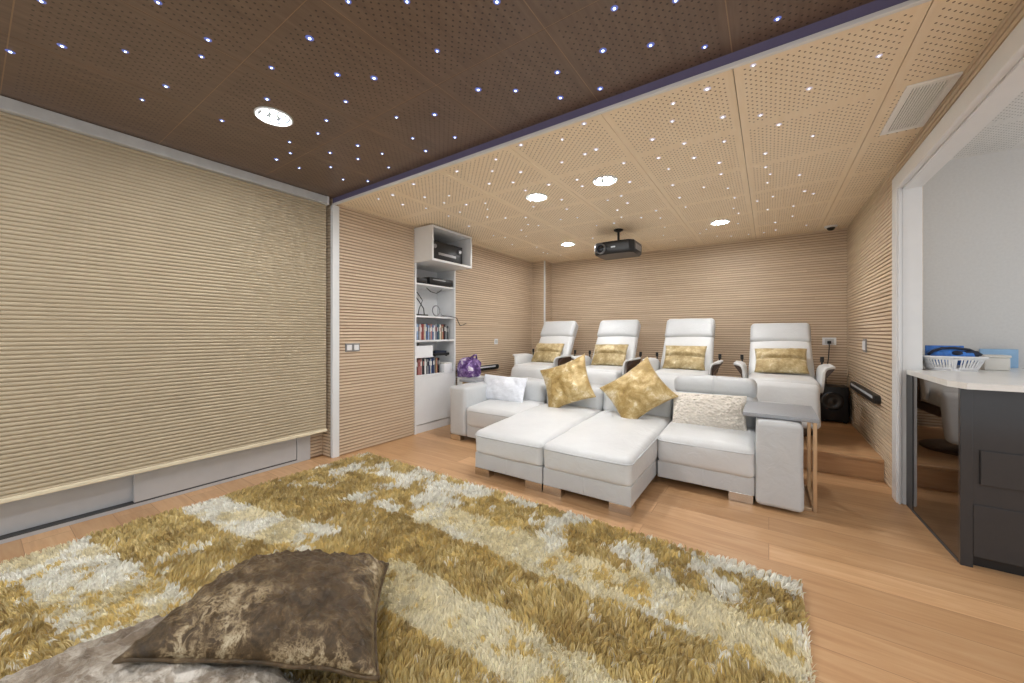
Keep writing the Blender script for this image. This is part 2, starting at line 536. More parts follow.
STARS_LIGHT = [(-0.26,2.15),(-0.43,2.18),(-0.47,2.36),(-0.22,2.48),(-0.06,2.08),(-0.04,2.58),(-1.1,2.18),(-0.91,2.09),(-1.36,2.09),(-1.06,2.45),(-0.97,2.43),(-1.25,2.47),(-1.59,2.44),(-1.75,2.57),(-1.29,2.82),(-0.88,2.74),(-0.95,3.11),(-0.62,2.51),(-0.46,2.68),(-0.65,2.8),(-0.63,3.03),(-0.67,3.38),(-1.76,2.78),(-1.53,2.78),(-1.31,2.97),(-0.24,2.8),(0.17,2.44),(0.05,2.76),(0.23,3.04),(-0.02,3.15),(0.41,2.33),(-2.4,2.49),(-2.57,2.6),(-2.43,2.76),(-2.25,2.83),(-2.63,2.89),(-2.82,2.92),(-2.36,3.32),(-2.34,2.98),(-2.5,3.18),(-2.17,3.43),(-1.92,3.18),(-1.6,3.16),(-1.68,3.43),(-1.89,3.71),(-1.71,3.75),(-2.21,3.77),(-2.48,3.82),(-2.89,3.33),(-2.85,4.0),(-2.91,3.83),(-2.58,4.09),(-2.29,3.67),(-2.99,4.37),(-2.78,4.7),(-2.89,5.08),(-2.75,5.4),(-2.87,5.18),(-1.25,3.42),(-1.11,3.38),(-1.12,3.6),(-1.27,3.75),(-1.31,4.0),(-1.14,4.14),(-0.95,3.99),(-1.65,4.15),(-1.45,4.17),(-1.91,4.67),(-0.44,2.94),(-0.3,3.13),(-0.31,3.36),(-0.46,3.58),(-0.29,3.72),(-0.68,3.73),(-0.68,4.04),(-0.26,4.02),(-0.29,4.35),(-0.26,4.56),(-0.97,4.27),(-1.01,4.67),(-1.11,5.04),(-0.02,3.41),(0.01,3.58),(0.2,3.73),(-0.01,3.77),(0.26,4.18),(0.33,4.3),(0.03,4.18),(-0.09,4.24),(-0.01,4.59),(0.2,4.61),(0.21,5.0),(0.06,5.18),(0.07,5.56),(0.36,5.51),(-0.05,5.62),(-0.21,5.6),(-0.62,5.04),(-0.71,5.2),(-0.55,5.48),(-0.4,5.58),(-0.29,4.99),(-1.04,5.4),(-2.46,2.13),(-1.99,2.15),(-1.76,2.3),(-1.93,2.48),(-1.62,2.16),(-3.0,2.18),(-2.81,2.19),(-2.94,2.41),(-2.61,2.39),(-2.83,2.61)]
# ------------------------------------------------------------------ the setting
XL, XR, YB, YS, H, HD = -3.45, .77, 5.93, 2.02, 2.45, 2.50
YR = -1.5                                    # room is open towards the rear of the house

m = MB(); m.box((-3.75, YR, -.06), (3.2, 6.1, 0))
struct('floor', m, M['floor'], 'oak plank floor running across the room')
m = MB(); m.box((XL + .001, 4.215, .001), (XR - .001, YB, .15)).box((XL + .001, 4.19, .150), (XR - .001, YB, .175), .004).box((XL + .001, 4.20, .001), (XR - .001, 4.22, .15))
struct('floor', m, M['floor'], 'raised oak platform carrying the recliners')

def slats(mb, p0, p1, nrm, z0, z1, depth=.014, gap=.0095):
    """Horizontal slats with shadow gaps between p0 and p1, facing nrm."""
    prof = []
    k0 = int(math.floor(z0 / SLAT)); k1 = int(math.ceil(z1 / SLAT))
    for k in range(k0, k1):
        a, b = max(z0, k * SLAT), min(z1, (k + 1) * SLAT)
        g = min(b, a + gap)
        prof += [(-depth, a), (-depth, g), (0, g + .0015), (0, b)]
    vs = []
    n = Vector(nrm)
    for p in (p0, p1):
        for d, z in prof:
            q = Vector((p[0], p[1], z)) + n * d
            vs.append(q)
    N = len(prof)
    for i in range(N - 1):
        mb.mat(1 if prof[i][0] < 0 and prof[i + 1][0] < 0 else 0).add([vs[i], vs[i + 1], vs[N + i + 1], vs[N + i]], [(0, 1, 2, 3)])
    mb.mat(0)

def backing(mb, a, b):
    mb.box(a, b)

m = MB(); slats(m, (XL, 2.06), (XL, 3.0), (1, 0, 0), 0, H); slats(m, (XL, 3.7), (XL, 5.67), (1, 0, 0), 0, H)
slats(m, (XL, 5.67), (-3.21, 5.67), (0, -1, 0), 0, H); slats(m, (-3.2, 5.69), (-3.2, YB), (1, 0, 0), 0, H)
m.box((-3.65, 2.06, 0), (XL - .02, 3.0, H)).box((-3.65, 3.7, 0), (XL - .02, 5.69, H)).box((-3.65, 5.69, 0), (-3.22, 6.1, H)).box((-3.85, 2.9, 0), (-3.79, 3.8, H))
struct('wall_left', m, [M['slat'], M['groove']], 'wall of horizontal pale wood slats', fix=False)
m = MB(); slats(m, (-3.62, 1.86), (-3.62, 1.985), (1, 0, 0), 0, HD); slats(m, (-3.62, 1.985), (XL - .03, 1.985), (0, -1, 0), 0, HD)
m.box((-3.8, 1.86, 0), (-3.64, 2.06, HD)).box((-3.65, 2.004, 0), (XL - .03, 2.06, HD))
struct('wall_left', m, [M['slat'], M['groove']], 'narrow slatted return beside the sliding door', fix=False)
m = MB(); slats(m, (-3.2, YB), (XR, YB), (0, -1, 0), 0, H); m.box((-3.3, YB + .02, 0), (XR + .2, YB + .15, H))
struct('wall_back', m, [M['slat'], M['groove']], 'back wall of horizontal pale wood slats', fix=False)
m = MB(); slats(m, (XR, 3.80), (XR, YB), (-1, 0, 0), 0, H); slats(m, (XR, YR), (XR, 3.80), (-1, 0, 0), 2.30, H)
m.box((XR + .02, 3.83, 0), (.90, YB + .1, H + .1)).box((XR + .02, YR, 2.25), (.87, 3.83, H + .1))
struct('wall_right', m, [M['slat'], M['groove']], 'right wall of horizontal pale wood slats', fix=False)

def tiled(name, label, x0, x1, y0, y1, z, tile, gapm, ox, oy, px, py, g=.0035, gy=.0035, th=.018):
    mb = MB()
    i0, i1 = math.floor((x0 - ox) / px), math.ceil((x1 - ox) / px)
    j0, j1 = math.floor((y0 - oy) / py + 1e-6), math.ceil((y1 - oy) / py - 1e-6)
    for i in range(i0, i1):
        for j in range(j0, j1):
            a, b = max(x0, ox + i * px + g / 2), min(x1, ox + (i + 1) * px - g / 2)
            c, d = max(y0, oy + j * py + gy / 2), min(y1, oy + (j + 1) * py - gy / 2)
            if b - a > .01 and d - c > .01:
                mb.mat(0).box((a, c, z), (b, d, z + th))
    mb.mat(1).box((x0 - .1, y0 - .0, z + th), (x1 + .1, y1 + .05, z + th + .03))
    struct(name, mb, [tile, gapm], label)
tiled('ceiling', 'pale perforated veneer ceiling panels', XL - .02, XR, YS + .0045, YB, H, M['ceil_light'], M['gap_brown'], -.14, 2.045, .65, .645, .0035, .0009)
tiled('ceiling', 'dark perforated veneer ceiling panels', -3.75, XR + .05, YR, YS, HD, M['ceil_dark'], M['gap_tan'], -.14, 2.045, .65, .645, .0048, .0045, .0012)
m = MB(); m.box((.87, YR, 2.55), (3.2, 4.4, 2.6)); struct('ceiling', m, M['ceil_white'], 'white perforated ceiling of the side room')
m = MB(); m.box((.90, 4.35, 0), (3.2, 4.45, 2.56)); struct('wall_side_room', m, M['wall_paint'], 'white textured wall behind the counter')
m = MB(); m.box((XL - .03, YS - .018, 2.43), (XR, YS + .004, 2.4495), .003); struct('trim_1', m, M['white_paint'], 'white edge strip between the dark and the pale ceiling')
m = MB(); m.box((XL - .03, YS - .008, 2.4495), (XR, YS + .004, HD)); struct('trim_2', m, M['trim_purple'], 'step face above the white ceiling strip, violet reflection painted into its colour')
m = MB(); m.box((XL - .035, 1.992, 0), (XL + .008, 2.06, 2.4295), .004); struct('trim_3', m, M['white_paint'], 'white upright profile at the left wall corner')
m = MB(); m.box((-3.212, 5.66, .176), (-3.19, 5.69, H), .003); struct('trim_4', m, M['white_paint'], 'thin white corner strip on the slatted column')
# white casing of the wide opening on the right
m = MB(); m.box((.742, 3.72, 0), (.775, 3.83, 2.318), .004).box((.742, YR, 2.218), (.775, 3.7195, 2.318), .004)
m.box((.752, 3.705, 0), (.762, 3.72, 2.218)).box((.7751, 3.72, 0), (.872, 3.835, 2.26)).box((.7751, YR, 2.208), (.872, 3.7195, 2.26))
struct('trim_5', m, M['white_paint'], 'white casing of the wide opening on the right', fix=False)

# sliding glass door behind the blind
m = MB(); m.box((-3.75, YR, 0), (-3.60, 1.86, .022)).box((-3.70, 1.74, .022), (-3.60, 1.86, 2.49)).box((-3.75, YR, 2.42), (-3.60, 1.74, 2.49))
d1 = struct('door_1', m, M['alu'], 'grey aluminium sliding glass door behind the blind')
def sash(x, y0, y1):
    f = MB()
    f.box((x - .02, y0, .03), (x + .02, y1, .30), .003).box((x - .02, y0, 2.30), (x + .02, y1, 2.42), .003)
    f.box((x - .02, y0, .30), (x + .02, y0 + .08, 2.30), .003).box((x - .02, y1 - .08, .30), (x + .02, y1, 2.30), .003)
    f.box((x + .02, y0 + .06, .225), (x + .024, y1 - .06, .23))
    s = f.build('sash', M['alu'], d1)
    MB().box((x - .004, y0 + .08, .30), (x + .004, y1 - .08, 2.30)).build('pane', M['glass'], s)
sash(-3.625, .66, 1.735); sash(-3.675, YR, .70)
m = MB(); m.box((-3.70, YR, .0221), (-3.603, 1.74, .029)); m.build('track', M['alu_dark'], d1)

# ------------------------------------------------------------------ blind
bl = thing('pleated_blind', 'wide cream pleated blind drawn down over the sliding door', 'blind', (-3.5, .2, 2.4))
PL = .025
prof = []
z = 2.425
while z > .285:
    for f in (0., .12, .32, .5, .68, .88):
        prof.append((-3.498 + .0095 * math.sqrt(math.sin(PI * f)), z - PL * f))
    z -= PL
m = MB(); vs = [(x, y, z) for y in (YR + .05, 1.955) for x, z in prof] + [(x - .006, y, z) for y in (YR + .05, 1.955) for x, z in prof]
N = len(prof)
m.add(vs, [(i, i + 1, N + i + 1, N + i) for i in range(N - 1)] + [(2 * N + i, 3 * N + i, 3 * N + i + 1, 2 * N + i + 1) for i in range(N - 1)] + [(N + i, N + i + 1, 3 * N + i + 1, 3 * N + i) for i in range(N - 1)])
m.build('fabric', M['blind'], bl, fix=False)
m = MB(); m.box((-3.515, YR + .05, .262), (-3.470, 1.955, .286), .004); m.build('bottom_rail', M['blind_rail'], bl)
m = MB(); m.box((-3.53, YR + .05, 2.425), (-3.455, 1.945, 2.497), .004); hr = m.build('headrail', M['grey_rail'], bl)
m = MB(); m.box((-3.532, 1.945, 2.42), (-3.452, 1.965, 2.499), .004); ec = m.build('end_cap', M['plastic_white'], hr)

# ------------------------------------------------------------------ lamps, stars, vent
def downlight(x, y, z, label):
    t = thing('ceiling_downlight', label, 'ceiling light', (x, y, z), 'round downlights set in the ceiling')
    m = MB(); m.lathe([(.100, z - .0005), (.100, z - .006), (.094, z - .010), (.086, z - .008), (.083, z - .001)], 40, (x, y, 0)); m.build('trim_ring', M['ring'], t, 'auto')
    m = MB(); m.lathe([(.084, z - .0010), (.084, z - .004)], 40, (x, y, 0)); m.build('reflector', M['reflector'], t)
    pts = [(0, 0)] + [(.056 * math.cos(a * PI / 4 + .3), .056 * math.sin(a * PI / 4 + .3)) for a in range(8)]
    for px, py in pts:
        m = MB(); m.lathe([(.0120, z - .0041), (.0120, z - .0046)], 16, (x + px, y + py, 0)); m.build('led', M['led'], t)
downlight(-2.45, 1.05, HD, 'round white downlight in the dark ceiling above the blind')
downlight(-1.105, 2.96, H, 'round downlight in the pale ceiling, nearer the dark ceiling and right of its twin')
downlight(-1.76, 2.97, H, 'round downlight in the pale ceiling, nearer the dark ceiling and left of its twin')
downlight(-2.33, 4.79, H, 'round downlight in the pale ceiling left of the projector')
downlight(-.453, 4.81, H, 'round downlight in the pale ceiling right of the projector')
for x, y in ((-2.45, -.75), (-.45, -.35), (-.45, -1.2)):      # the rest of the row, behind the viewer
    downlight(x, y, HD, 'round downlight in the dark ceiling at the rear of the room')

for x, y in ((2.1, 1.4),):                         # unseen lamp added to brighten the side room wall and counter
    downlight(x, y, 2.55, 'unseen downlight added in the side room ceiling to brighten its wall')

def star(core, rim):
    m = MB(); m.mat(0).lathe([(.0040, -.0018), (.0036, -.0036), (.0022, -.0052), (.0008, -.0056)], 10)
    m.mat(1).lathe([(.0110, -.0002), (.0104, -.0012), (.0040, -.0017)], 12)  # added glowing ring imitates the halo round the core
    return m.build('star_light', [M[core], M[rim]], None, True)
def stars(pts, z, core, rim, label, group):
    first = None
    for x, y in pts:
        o = star(core, rim) if first is None else first.copy()
        if first is None:
            first = o
        else:
            C.objects.link(o)
        o.location = (x, y, z)
        s = random.uniform(1.1, 1.7); o.scale = (s, s, 1)
        tag(o, label, 'star light', group)
stars(STARS_DARK, HD, 'star_core', 'star_rim', 'tiny blue fibre-optic star light in the dark ceiling', 'star lights in the dark ceiling')
stars(STARS_LIGHT, H, 'star_core_l', 'star_halo_l', 'tiny whitish fibre-optic star light in the pale ceiling', 'star lights in the pale ceiling')

v = thing('air_vent', 'white rectangular slatted air vent in the pale ceiling by the opening', 'air vent', (.68, 2.97, H))
m = MB(); x0, x1, y0, y1 = .575, .765, 2.69, 3.25
m.box((x0, y0, H - .012), (x0 + .03, y1, H - .0005), .002).box((x1 - .03, y0, H - .012), (x1, y1, H - .0005), .002).box((x0 + .03, y0, H - .012), (x1 - .03, y0 + .03, H - .0005), .002).box((x0 + .03, y1 - .03, H - .012), (x1 - .03, y1, H - .0005), .002)
m.build('frame', M['vent_white'], v)
m = MB(); m.box((x0 + .03, y0 + .03, H - .003), (x1 - .03, y1 - .03, H - .0005)); m.build('backing', M['alu_dark'], v)
m = MB()
for k in range(11):
    xx = x0 + .034 + k * .0116
    m.box((xx, y0 + .03, H - .011), (xx + .0078, y1 - .03, H - .006))
m.build('slats', M['vent_white'], v)

d = thing('dome_camera', 'small white and black dome camera on the ceiling near the right corner', 'camera', (.60, 5.72, H))
m = MB(); m.lathe([(.062, H - .0005), (.060, H - .012), (.048, H - .020), (.040, H - .021)], 28, (.60, 5.72, 0)); m.build('base', M['plastic_white'], d, 'auto')
m = MB(); m.lathe([(.040, H - .021), (.036, H - .036), (.022, H - .050), (.004, H - .054)], 24, (.60, 5.72, 0)); m.build('dome', M['black_gloss'], d, True)

# projector hanging from the pale ceiling
p = thing('projector', 'black video projector hanging upside down from the pale ceiling', 'projector', (-1.50, 4.45, H))
px0, px1, py0, py1, pz0, pz1 = -1.76, -1.28, 4.33, 4.70, 2.14, 2.29
m = MB()
pr = []
for (x, y) in ((px0, py0 + .03), (px0 + .03, py0), (px0 + .2, py0 - .012), (px1 - .05, py0), (px1, py0 + .05), (px1, py1 - .03), (px1 - .03, py1), (px0 + .03, py1), (px0, py1 - .03)):
    pr.append((x, y))
cxp, cyp = (px0 + px1) / 2, (py0 + py1) / 2
lv = [(pz0, .93), (pz0 + .02, .99), (pz0 + .05, 1), (pz1 - .03, 1), (pz1 - .008, .98), (pz1, .94)]
vs = [(cxp + (x - cxp) * s, cyp + (y - cyp) * s, z) for z, s in lv for x, y in pr]
n = len(pr)
fs = [(i * n + k, i * n + (k + 1) % n, (i + 1) * n + (k + 1) % n, (i + 1) * n + k) for i in range(len(lv) - 1) for k in range(n)] + [tuple(range(n - 1, -1, -1)), tuple(range((len(lv) - 1) * n, len(lv) * n))]
m.add(vs, fs); m.build('body', M['black'], p, 'auto')
m = MB(); m.lathe([(.062, 4.335), (.062, 4.29), (.056, 4.283), (.050, 4.29), (.046, 4.31)], 32, (-1.665, 0, 2.21), 'y'); ln = m.build('lens_barrel', M['silver'], p, 'auto')
m = MB(); m.lathe([(.047, 4.312), (.040, 4.301), (.022, 4.294), (.004, 4.292)], 28, (-1.665, 0, 2.21), 'y'); m.build('lens', M['lens'], ln, True)
m = MB(); m.box((-1.54, 4.316, 2.21), (-1.49, 4.3245, 2.225)); m.build('badge', M['silver'], p)
m = MB()
for k in range(5):
    m.box((px1 - .001, 4.42 + k * .045, 2.185), (px1 + .003, 4.45 + k * .045, 2.25))
m.build('vent_grille', M['silver'], p)
m = MB(); m.tube([(-1.50, 4.47, 2.285), (-1.50, 4.47, 2.42)], .014, 10); m.lathe([(.055, H - .0005), (.055, H - .012), (.02, H - .03)], 20, (-1.50, 4.47, 0)); m.box((-1.58, 4.40, 2.288), (-1.42, 4.54, 2.297)); m.build('ceiling_mount', M['black'], p, 'auto')

# ------------------------------------------------------------------ wall fittings
def plate(name, label, cat, c, n, w, h, k=1, mat='plastic_white'):
    t = thing(name, label, cat, c)
    def bx(a0, a1, z0, z1, d0, d1, nm, mt, par):
        m = MB()
        if n[0]:
            s = n[0]; xs = sorted((c[0] + s * d0, c[0] + s * d1)); m.box((xs[0], c[1] + a0, c[2] + z0), (xs[1], c[1] + a1, c[2] + z1), .002)
        else:
            ys = sorted((c[1] + n[1] * d0, c[1] + n[1] * d1)); m.box((c[0] + a0, ys[0], c[2] + z0), (c[0] + a1, ys[1], c[2] + z1), .002)
        return m.build(nm, mt, par)
    bx(-w / 2, w / 2, -h / 2, h / 2, 0, .010, 'faceplate', M['silver'] if mat == 'silver' else M['plastic_white'], t)
    for i in range(k):
        a = -w / 2 + w * (i + .5) / k
        bx(a - w / k * .33, a + w / k * .33, -h * .33, h * .33, .010, .016, 'rocker' if 'switch' in name else 'socket_insert', M['plastic_white'] if mat == 'silver' else M['grey_rail'], t)
    return t
plate('wall_switch', 'double light switch on the slatted wall left of the bookcase', 'light switch', (XL, 2.20, 1.055), (1, 0, 0), .155, .082, 2, 'silver')
plate('wall_socket', 'single wall socket on the left slatted wall right of the bookcase', 'socket', (XL, 4.60, 1.07), (1, 0, 0), .082, .082, 1)
plate('wall_socket', 'white wall socket on the back wall right of the recliners', 'socket', (.605, YB, 1.10), (0, -1, 0), .13, .09, 1)
plate('wall_switch', 'small light switch on the right slatted wall above the black bar', 'light switch', (XR, 4.91, 1.08), (-1, 0, 0), .12, .13, 2, 'silver')

def bar(label, x, s, y0, y1, z):
    t = thing('wall_bar', label, 'wall bar', (x, (y0 + y1) / 2, z))
    prof = []
    r = .035
    n = 10
    ring = [(y1 - r + r * math.cos(a), z + r * math.sin(a)) for a in np.linspace(-PI / 2, PI / 2, n)] + [(y0 + r + r * math.cos(a), z + r * math.sin(a)) for a in np.linspace(PI / 2, 1.5 * PI, n)]
    m = MB(); m.extrude([(x, yy, zz) for yy, zz in ring], (0, 0, 0), (s * .038, 0, 0)); m.build('body', M['black'], t, 'auto')
    m = MB(); xs = sorted((x + s * .038, x + s * .042)); m.box((xs[0], y0 + .09, z + .002), (xs[1], y1 - .09, z + .022)); m.build('strip', M['ring'], t)
bar('long black rounded bar with a pale strip on the right slatted wall', XR, -1, 4.30, 5.47, .64)
bar('long black rounded bar on the left slatted wall beside the purple bag', XL, 1, 3.72, 4.63, .69)

# subwoofer in the corner and its lead
s = thing('subwoofer', 'black subwoofer box standing in the back right corner of the platform', 'speaker', (.60, 5.73, .176))
m = MB(); m.box((.49, 5.62, .19), (.745, 5.91, .585), .012); m.build('cabinet', M['black'], s, 'auto')
m = MB(); m.lathe([(.105, 5.621), (.105, 5.612), (.09, 5.609), (.06, 5.616), (.02, 5.612)], 32, (.60, 0, .42), 'y'); m.build('driver', M['black_gloss'], s, 'auto')
for xx, yy in ((.52, 5.65), (.715, 5.65), (.52, 5.88), (.715, 5.88)):
    m = MB(); m.lathe([(.018, .1755), (.016, .192)], 12, (xx, yy, 0)); m.build('foot', M['black'], s)
m = MB(); m.tube([(.60, 5.905, 1.085), (.602, 5.885, 1.05), (.595, 5.895, .90), (.58, 5.90, .75), (.575, 5.91, .62), (.57, 5.912, .5)], .005, 6)
m.box((.585, 5.885, 1.07), (.62, 5.914, 1.105), .003)
tag(m.build('power_cord', M['black'], None, True), 'thin black power cord hanging from the back wall socket', 'cord')

# ------------------------------------------------------------------ bookcase and its contents
bx0, bx1, by0, by1 = -3.78, -3.44, 3.003, 3.697
bk = thing('bookcase', 'tall white open bookcase built into the left slatted wall', 'bookcase', (-3.6, 3.35, 0))
MB().box((bx0, by0, 0), (bx1, by0 + .022, 2.03), .002).build('side_panel', M['white_paint'], bk)
MB().box((bx0, by1 - .022, 0), (bx1, by1, 2.03), .002).build('side_panel', M['white_paint'], bk)
MB().box((bx0, by0 + .022, .0), (bx0 + .012, by1 - .022, 2.03)).build('back_panel', M['white_paint'], bk)
for zz in (.69, 1.115, 1.41, 1.80):
    MB().box((bx0 + .012, by0 + .022, zz - .022), (bx1 - .004, by1 - .022, zz), .002).build('shelf', M['white_paint'], bk)
MB().box((bx1 - .02, by0 + .024, .105), (bx1 - .001, by1 - .024, .666), .002).build('door', M['white_paint'], bk)
MB().box((bx0 + .02, by0 + .024, .0), (bx1 - .012, by1 - .024, .097), .002).build('plinth', M['white_paint'], bk)
# box cabinet above
wc = thing('box_cabinet', 'white open box cabinet projecting from the wall above the bookcase', 'cabinet', (-3.4, 3.35, 2.03))
wx1 = -3.155
MB().box((bx0, by0, 2.0305), (wx1, by1, 2.056), .002).build('bottom_panel', M['white_paint'], wc)
MB().box((bx0, by0, 2.411), (wx1, by1, 2.436), .002).build('top_panel', M['white_paint'], wc)
MB().box((bx0, by0, 2.056), (wx1, by0 + .025, 2.411), .002).build('side_panel', M['white_paint'], wc)
MB().box((bx0, by1 - .025, 2.056), (wx1, by1, 2.411), .002).build('side_panel', M['white_paint'], wc)
MB().box((bx0, by0 + .025, 2.056), (bx0 + .012, by1 - .025, 2.411)).build('back_panel', M['white_paint'], wc)

def device(name, label, cat, a, b, display=None, knob=None, feet=True, slots=0):
    t = thing(name, label, cat, ((a[0] + b[0]) / 2, (a[1] + b[1]) / 2, a[2]))
    MB().box((a[0], a[1], a[2] + .012), b, .004).build('case', M['black'], t, 'auto')
    x = b[0]
    if display:
        y0, y1, z0, z1 = display
        MB().box((x - .001, y0, z0), (x + .003, y1, z1)).build('display', M['silver'], t)
    for ky, kz, kr in knob or ():
        m = MB(); m.tube([(x, ky, kz), (x + .02, ky, kz)], kr, 16); m.build('knob', M['silver'], t, 'auto')
    for yy in (a[1] + .03, b[1] - .03):
        MB().tube([(x - .03, yy, a[2]), (x - .03, yy, a[2] + .013)], .014, 10).build('foot', M['black'], t)
    return t
device('av_receiver', 'large black receiver with a silver display inside the box cabinet', 'receiver', (-3.66, 3.05, 2.0565), (-3.235, 3.60, 2.29), (3.18, 3.48, 2.130, 2.158), [(3.11, 2.22, .024), (3.54, 2.22, .024)])
device('media_player', 'low black media player with a pale top edge at the right of the top shelf', 'media player', (-3.70, 3.25, 1.8005), (-3.455, 3.66, 1.895), (3.30, 3.52, 1.862, 1.875))
device('set_top_box', 'small black box at the left of the top bookcase shelf', 'media player', (-3.68, 3.035, 1.8005), (-3.47, 3.22, 1.868))
device('router', 'small black device on top of the cases at the right of the lowest shelf', 'router', (-3.66, 3.34, .9005), (-3.46, 3.60, .945))
m = MB()
m.tube([(-3.7, 3.10, 1.80 - .022), (-3.60, 3.10, 1.70), (-3.55, 3.17, 1.58), (-3.50, 3.19, 1.50), (-3.50, 3.20, 1.422)], .006, 6)
m.tube([(-3.7, 3.13, 1.778), (-3.60, 3.18, 1.70), (-3.52, 3.19, 1.60), (-3.50, 3.12, 1.50), (-3.50, 3.10, 1.422)], .005, 6)
m.tube([(-3.72, 3.06, 1.778), (-3.65, 3.07, 1.65), (-3.6, 3.10, 1.53), (-3.52, 3.10, 1.42)], .004, 6)
m.box((-3.60, 3.05, 1.4105), (-3.47, 3.24, 1.428), .004)
tag(m.build('cable', M['black'], None, True), 'black cables hanging down at the left of the upper compartment', 'cable')
m = MB(); pts = []
for k in range(60):
    a = k / 59 * 6 * PI; pts.append((-3.52 + .004 * math.sin(a * .3), 3.42 + .065 * math.cos(a), 1.485 + .065 * math.sin(a) + .004 * math.sin(a * .5)))
pts += [(-3.50, 3.50, 1.43), (-3.46, 3.56, 1.418)]
m.tube(pts, .004, 6)
tag(m.build('cable', M['silver'], None, True), 'grey cable coiled in a ring on the second shelf', 'cable')
m = MB(); m.tube([(-3.60, 3.33, 1.778), (-3.58, 3.38, 1.73), (-3.56, 3.46, 1.715), (-3.58, 3.54, 1.745), (-3.60, 3.60, 1.778)], .005, 6)
tag(m.build('cable', M['black'], None, True), 'short black cable looping just under the top shelf', 'cable')
m = MB(); m.tube([(-3.47, 3.45, 1.416), (-3.44, 3.58, 1.416), (-3.425, 3.70, 1.40), (-3.42, 3.73, 1.34), (-3.42, 3.76, 1.30), (-3.43, 3.84, 1.31), (-3.435, 3.90, 1.335)], .005, 6)
tag(m.build('cable', M['black'], None, True), 'thin dark cable trailing off the second shelf across the slatted wall', 'cable')

palette = [('white', (216, 216, 214)), ('blue', (76, 104, 148)), ('grey', (136, 138, 142)), ('red', (150, 74, 70)), ('navy', (50, 62, 92)), ('cream', (206, 196, 178)),
           ('rose', (176, 122, 118)), ('dark grey', (66, 68, 72)), ('pale blue', (150, 172, 204)), ('black', (34, 34, 38)), ('tan', (168, 142, 112)), ('teal', (70, 108, 116))]
cm = {n: plain('case_' + n.replace(' ', '_'), rgb(*c), .3, vary=.15, scale=40) for n, c in palette}
lining = plain('case_inlay', rgb(214, 214, 210), .5)
ordn = ['first', 'second', 'third', 'fourth', 'fifth', 'sixth', 'seventh', 'eighth', 'ninth', 'tenth', 'eleventh', 'twelfth', 'thirteenth', 'fourteenth', 'fifteenth', 'sixteenth', 'seventeenth', 'eighteenth', 'nineteenth', 'twentieth', 'twenty-first', 'twenty-second', 'twenty-third', 'twenty-fourth', 'twenty-fifth', 'twenty-sixth']
def cases(y0, y1, z, seq, row, hh):
    y = y0; k = 0
    while y < y1 - .012 and k < len(seq):
        w = random.choice((.021, .0235, .026)); h = hh + random.uniform(-.012, .012)
        nm = seq[k]; x1 = -3.50 + random.uniform(-.012, .012)
        m = MB(); m.box((x1 - .13, y, z + .0005), (x1, y + w - .0015, z + h), .002)
        o = m.build('disc_case', cm[nm])
        tag(o, f'{nm} disc case, {ordn[k]} from the left on the {row}', 'disc case', 'disc cases on the ' + row)
        MB().box((x1 - .0005, y + .004, z + h * .55), (x1 + .0012, y + w - .0055, z + h * .82)).build('spine_label', lining if k % 3 else cm[palette[(k * 5) % 12][0]], o)
        y += w; k += 1
cases(3.035, 3.63, 1.115, ['white', 'blue', 'pale blue', 'grey', 'white', 'rose', 'red', 'cream', 'blue', 'navy', 'pale blue', 'grey', 'rose', 'blue', 'white', 'grey', 'navy', 'teal', 'cream', 'white', 'tan', 'red', 'black', 'grey', 'dark grey'], 'upper case shelf', .190)
cases(3.035, 3.475, .69, ['cream', 'black', 'red', 'rose', 'rose', 'grey', 'black', 'white', 'dark grey', 'grey', 'navy', 'cream', 'blue', 'navy', 'grey', 'tan', 'red', 'black'], 'lowest shelf', .195)
def open_tray(name, label, cat, a, b, th, mat, taper=.0):
    m = MB()
    x0, y0, z0 = a; x1, y1, z1 = b
    m.box((x0, y0, z0), (x1, y1, z0 + th), .002).box((x0, y0, z0 + th), (x0 + th, y1, z1), .002).box((x1 - th, y0, z0 + th), (x1, y1, z1), .002).box((x0 + th, y0, z0 + th), (x1 - th, y0 + th, z1), .002).box((x0 + th, y1 - th, z0 + th), (x1 - th, y1, z1), .002)
    return tag(m.build(name, mat), label, cat)
open_tray('storage_bin', 'white open bin lying on the cases at the left of the lowest shelf', 'box', (-3.72, 3.03, .8995), (-3.455, 3.30, 1.045), .006, M['plastic_white'])
m = MB(); m.box((-3.66, 3.05, .907), (-3.50, 3.12, 1.075), .004)
tag(m.build('small_device', M['black'], None, 'auto'), 'black item standing up inside the white bin', 'device')
m = MB(); m.box((-3.62, 3.50, .6905), (-3.455, 3.645, .80), .006)
bx_ = tag(m.build('small_box', M['plastic_white'], None, 'auto'), 'small white box at the right end of the lowest shelf', 'box')
MB().box((-3.625, 3.497, .80), (-3.452, 3.648, .815), .004).build('lid', M['box_white'], bx_, 'auto')
m = MB(); m.box((-3.64, 3.36, .9455), (-3.47, 3.56, .972), .004)
tag(m.build('game_case', M['navy'], None, 'auto'), 'flat dark blue case lying on the small black device', 'case')

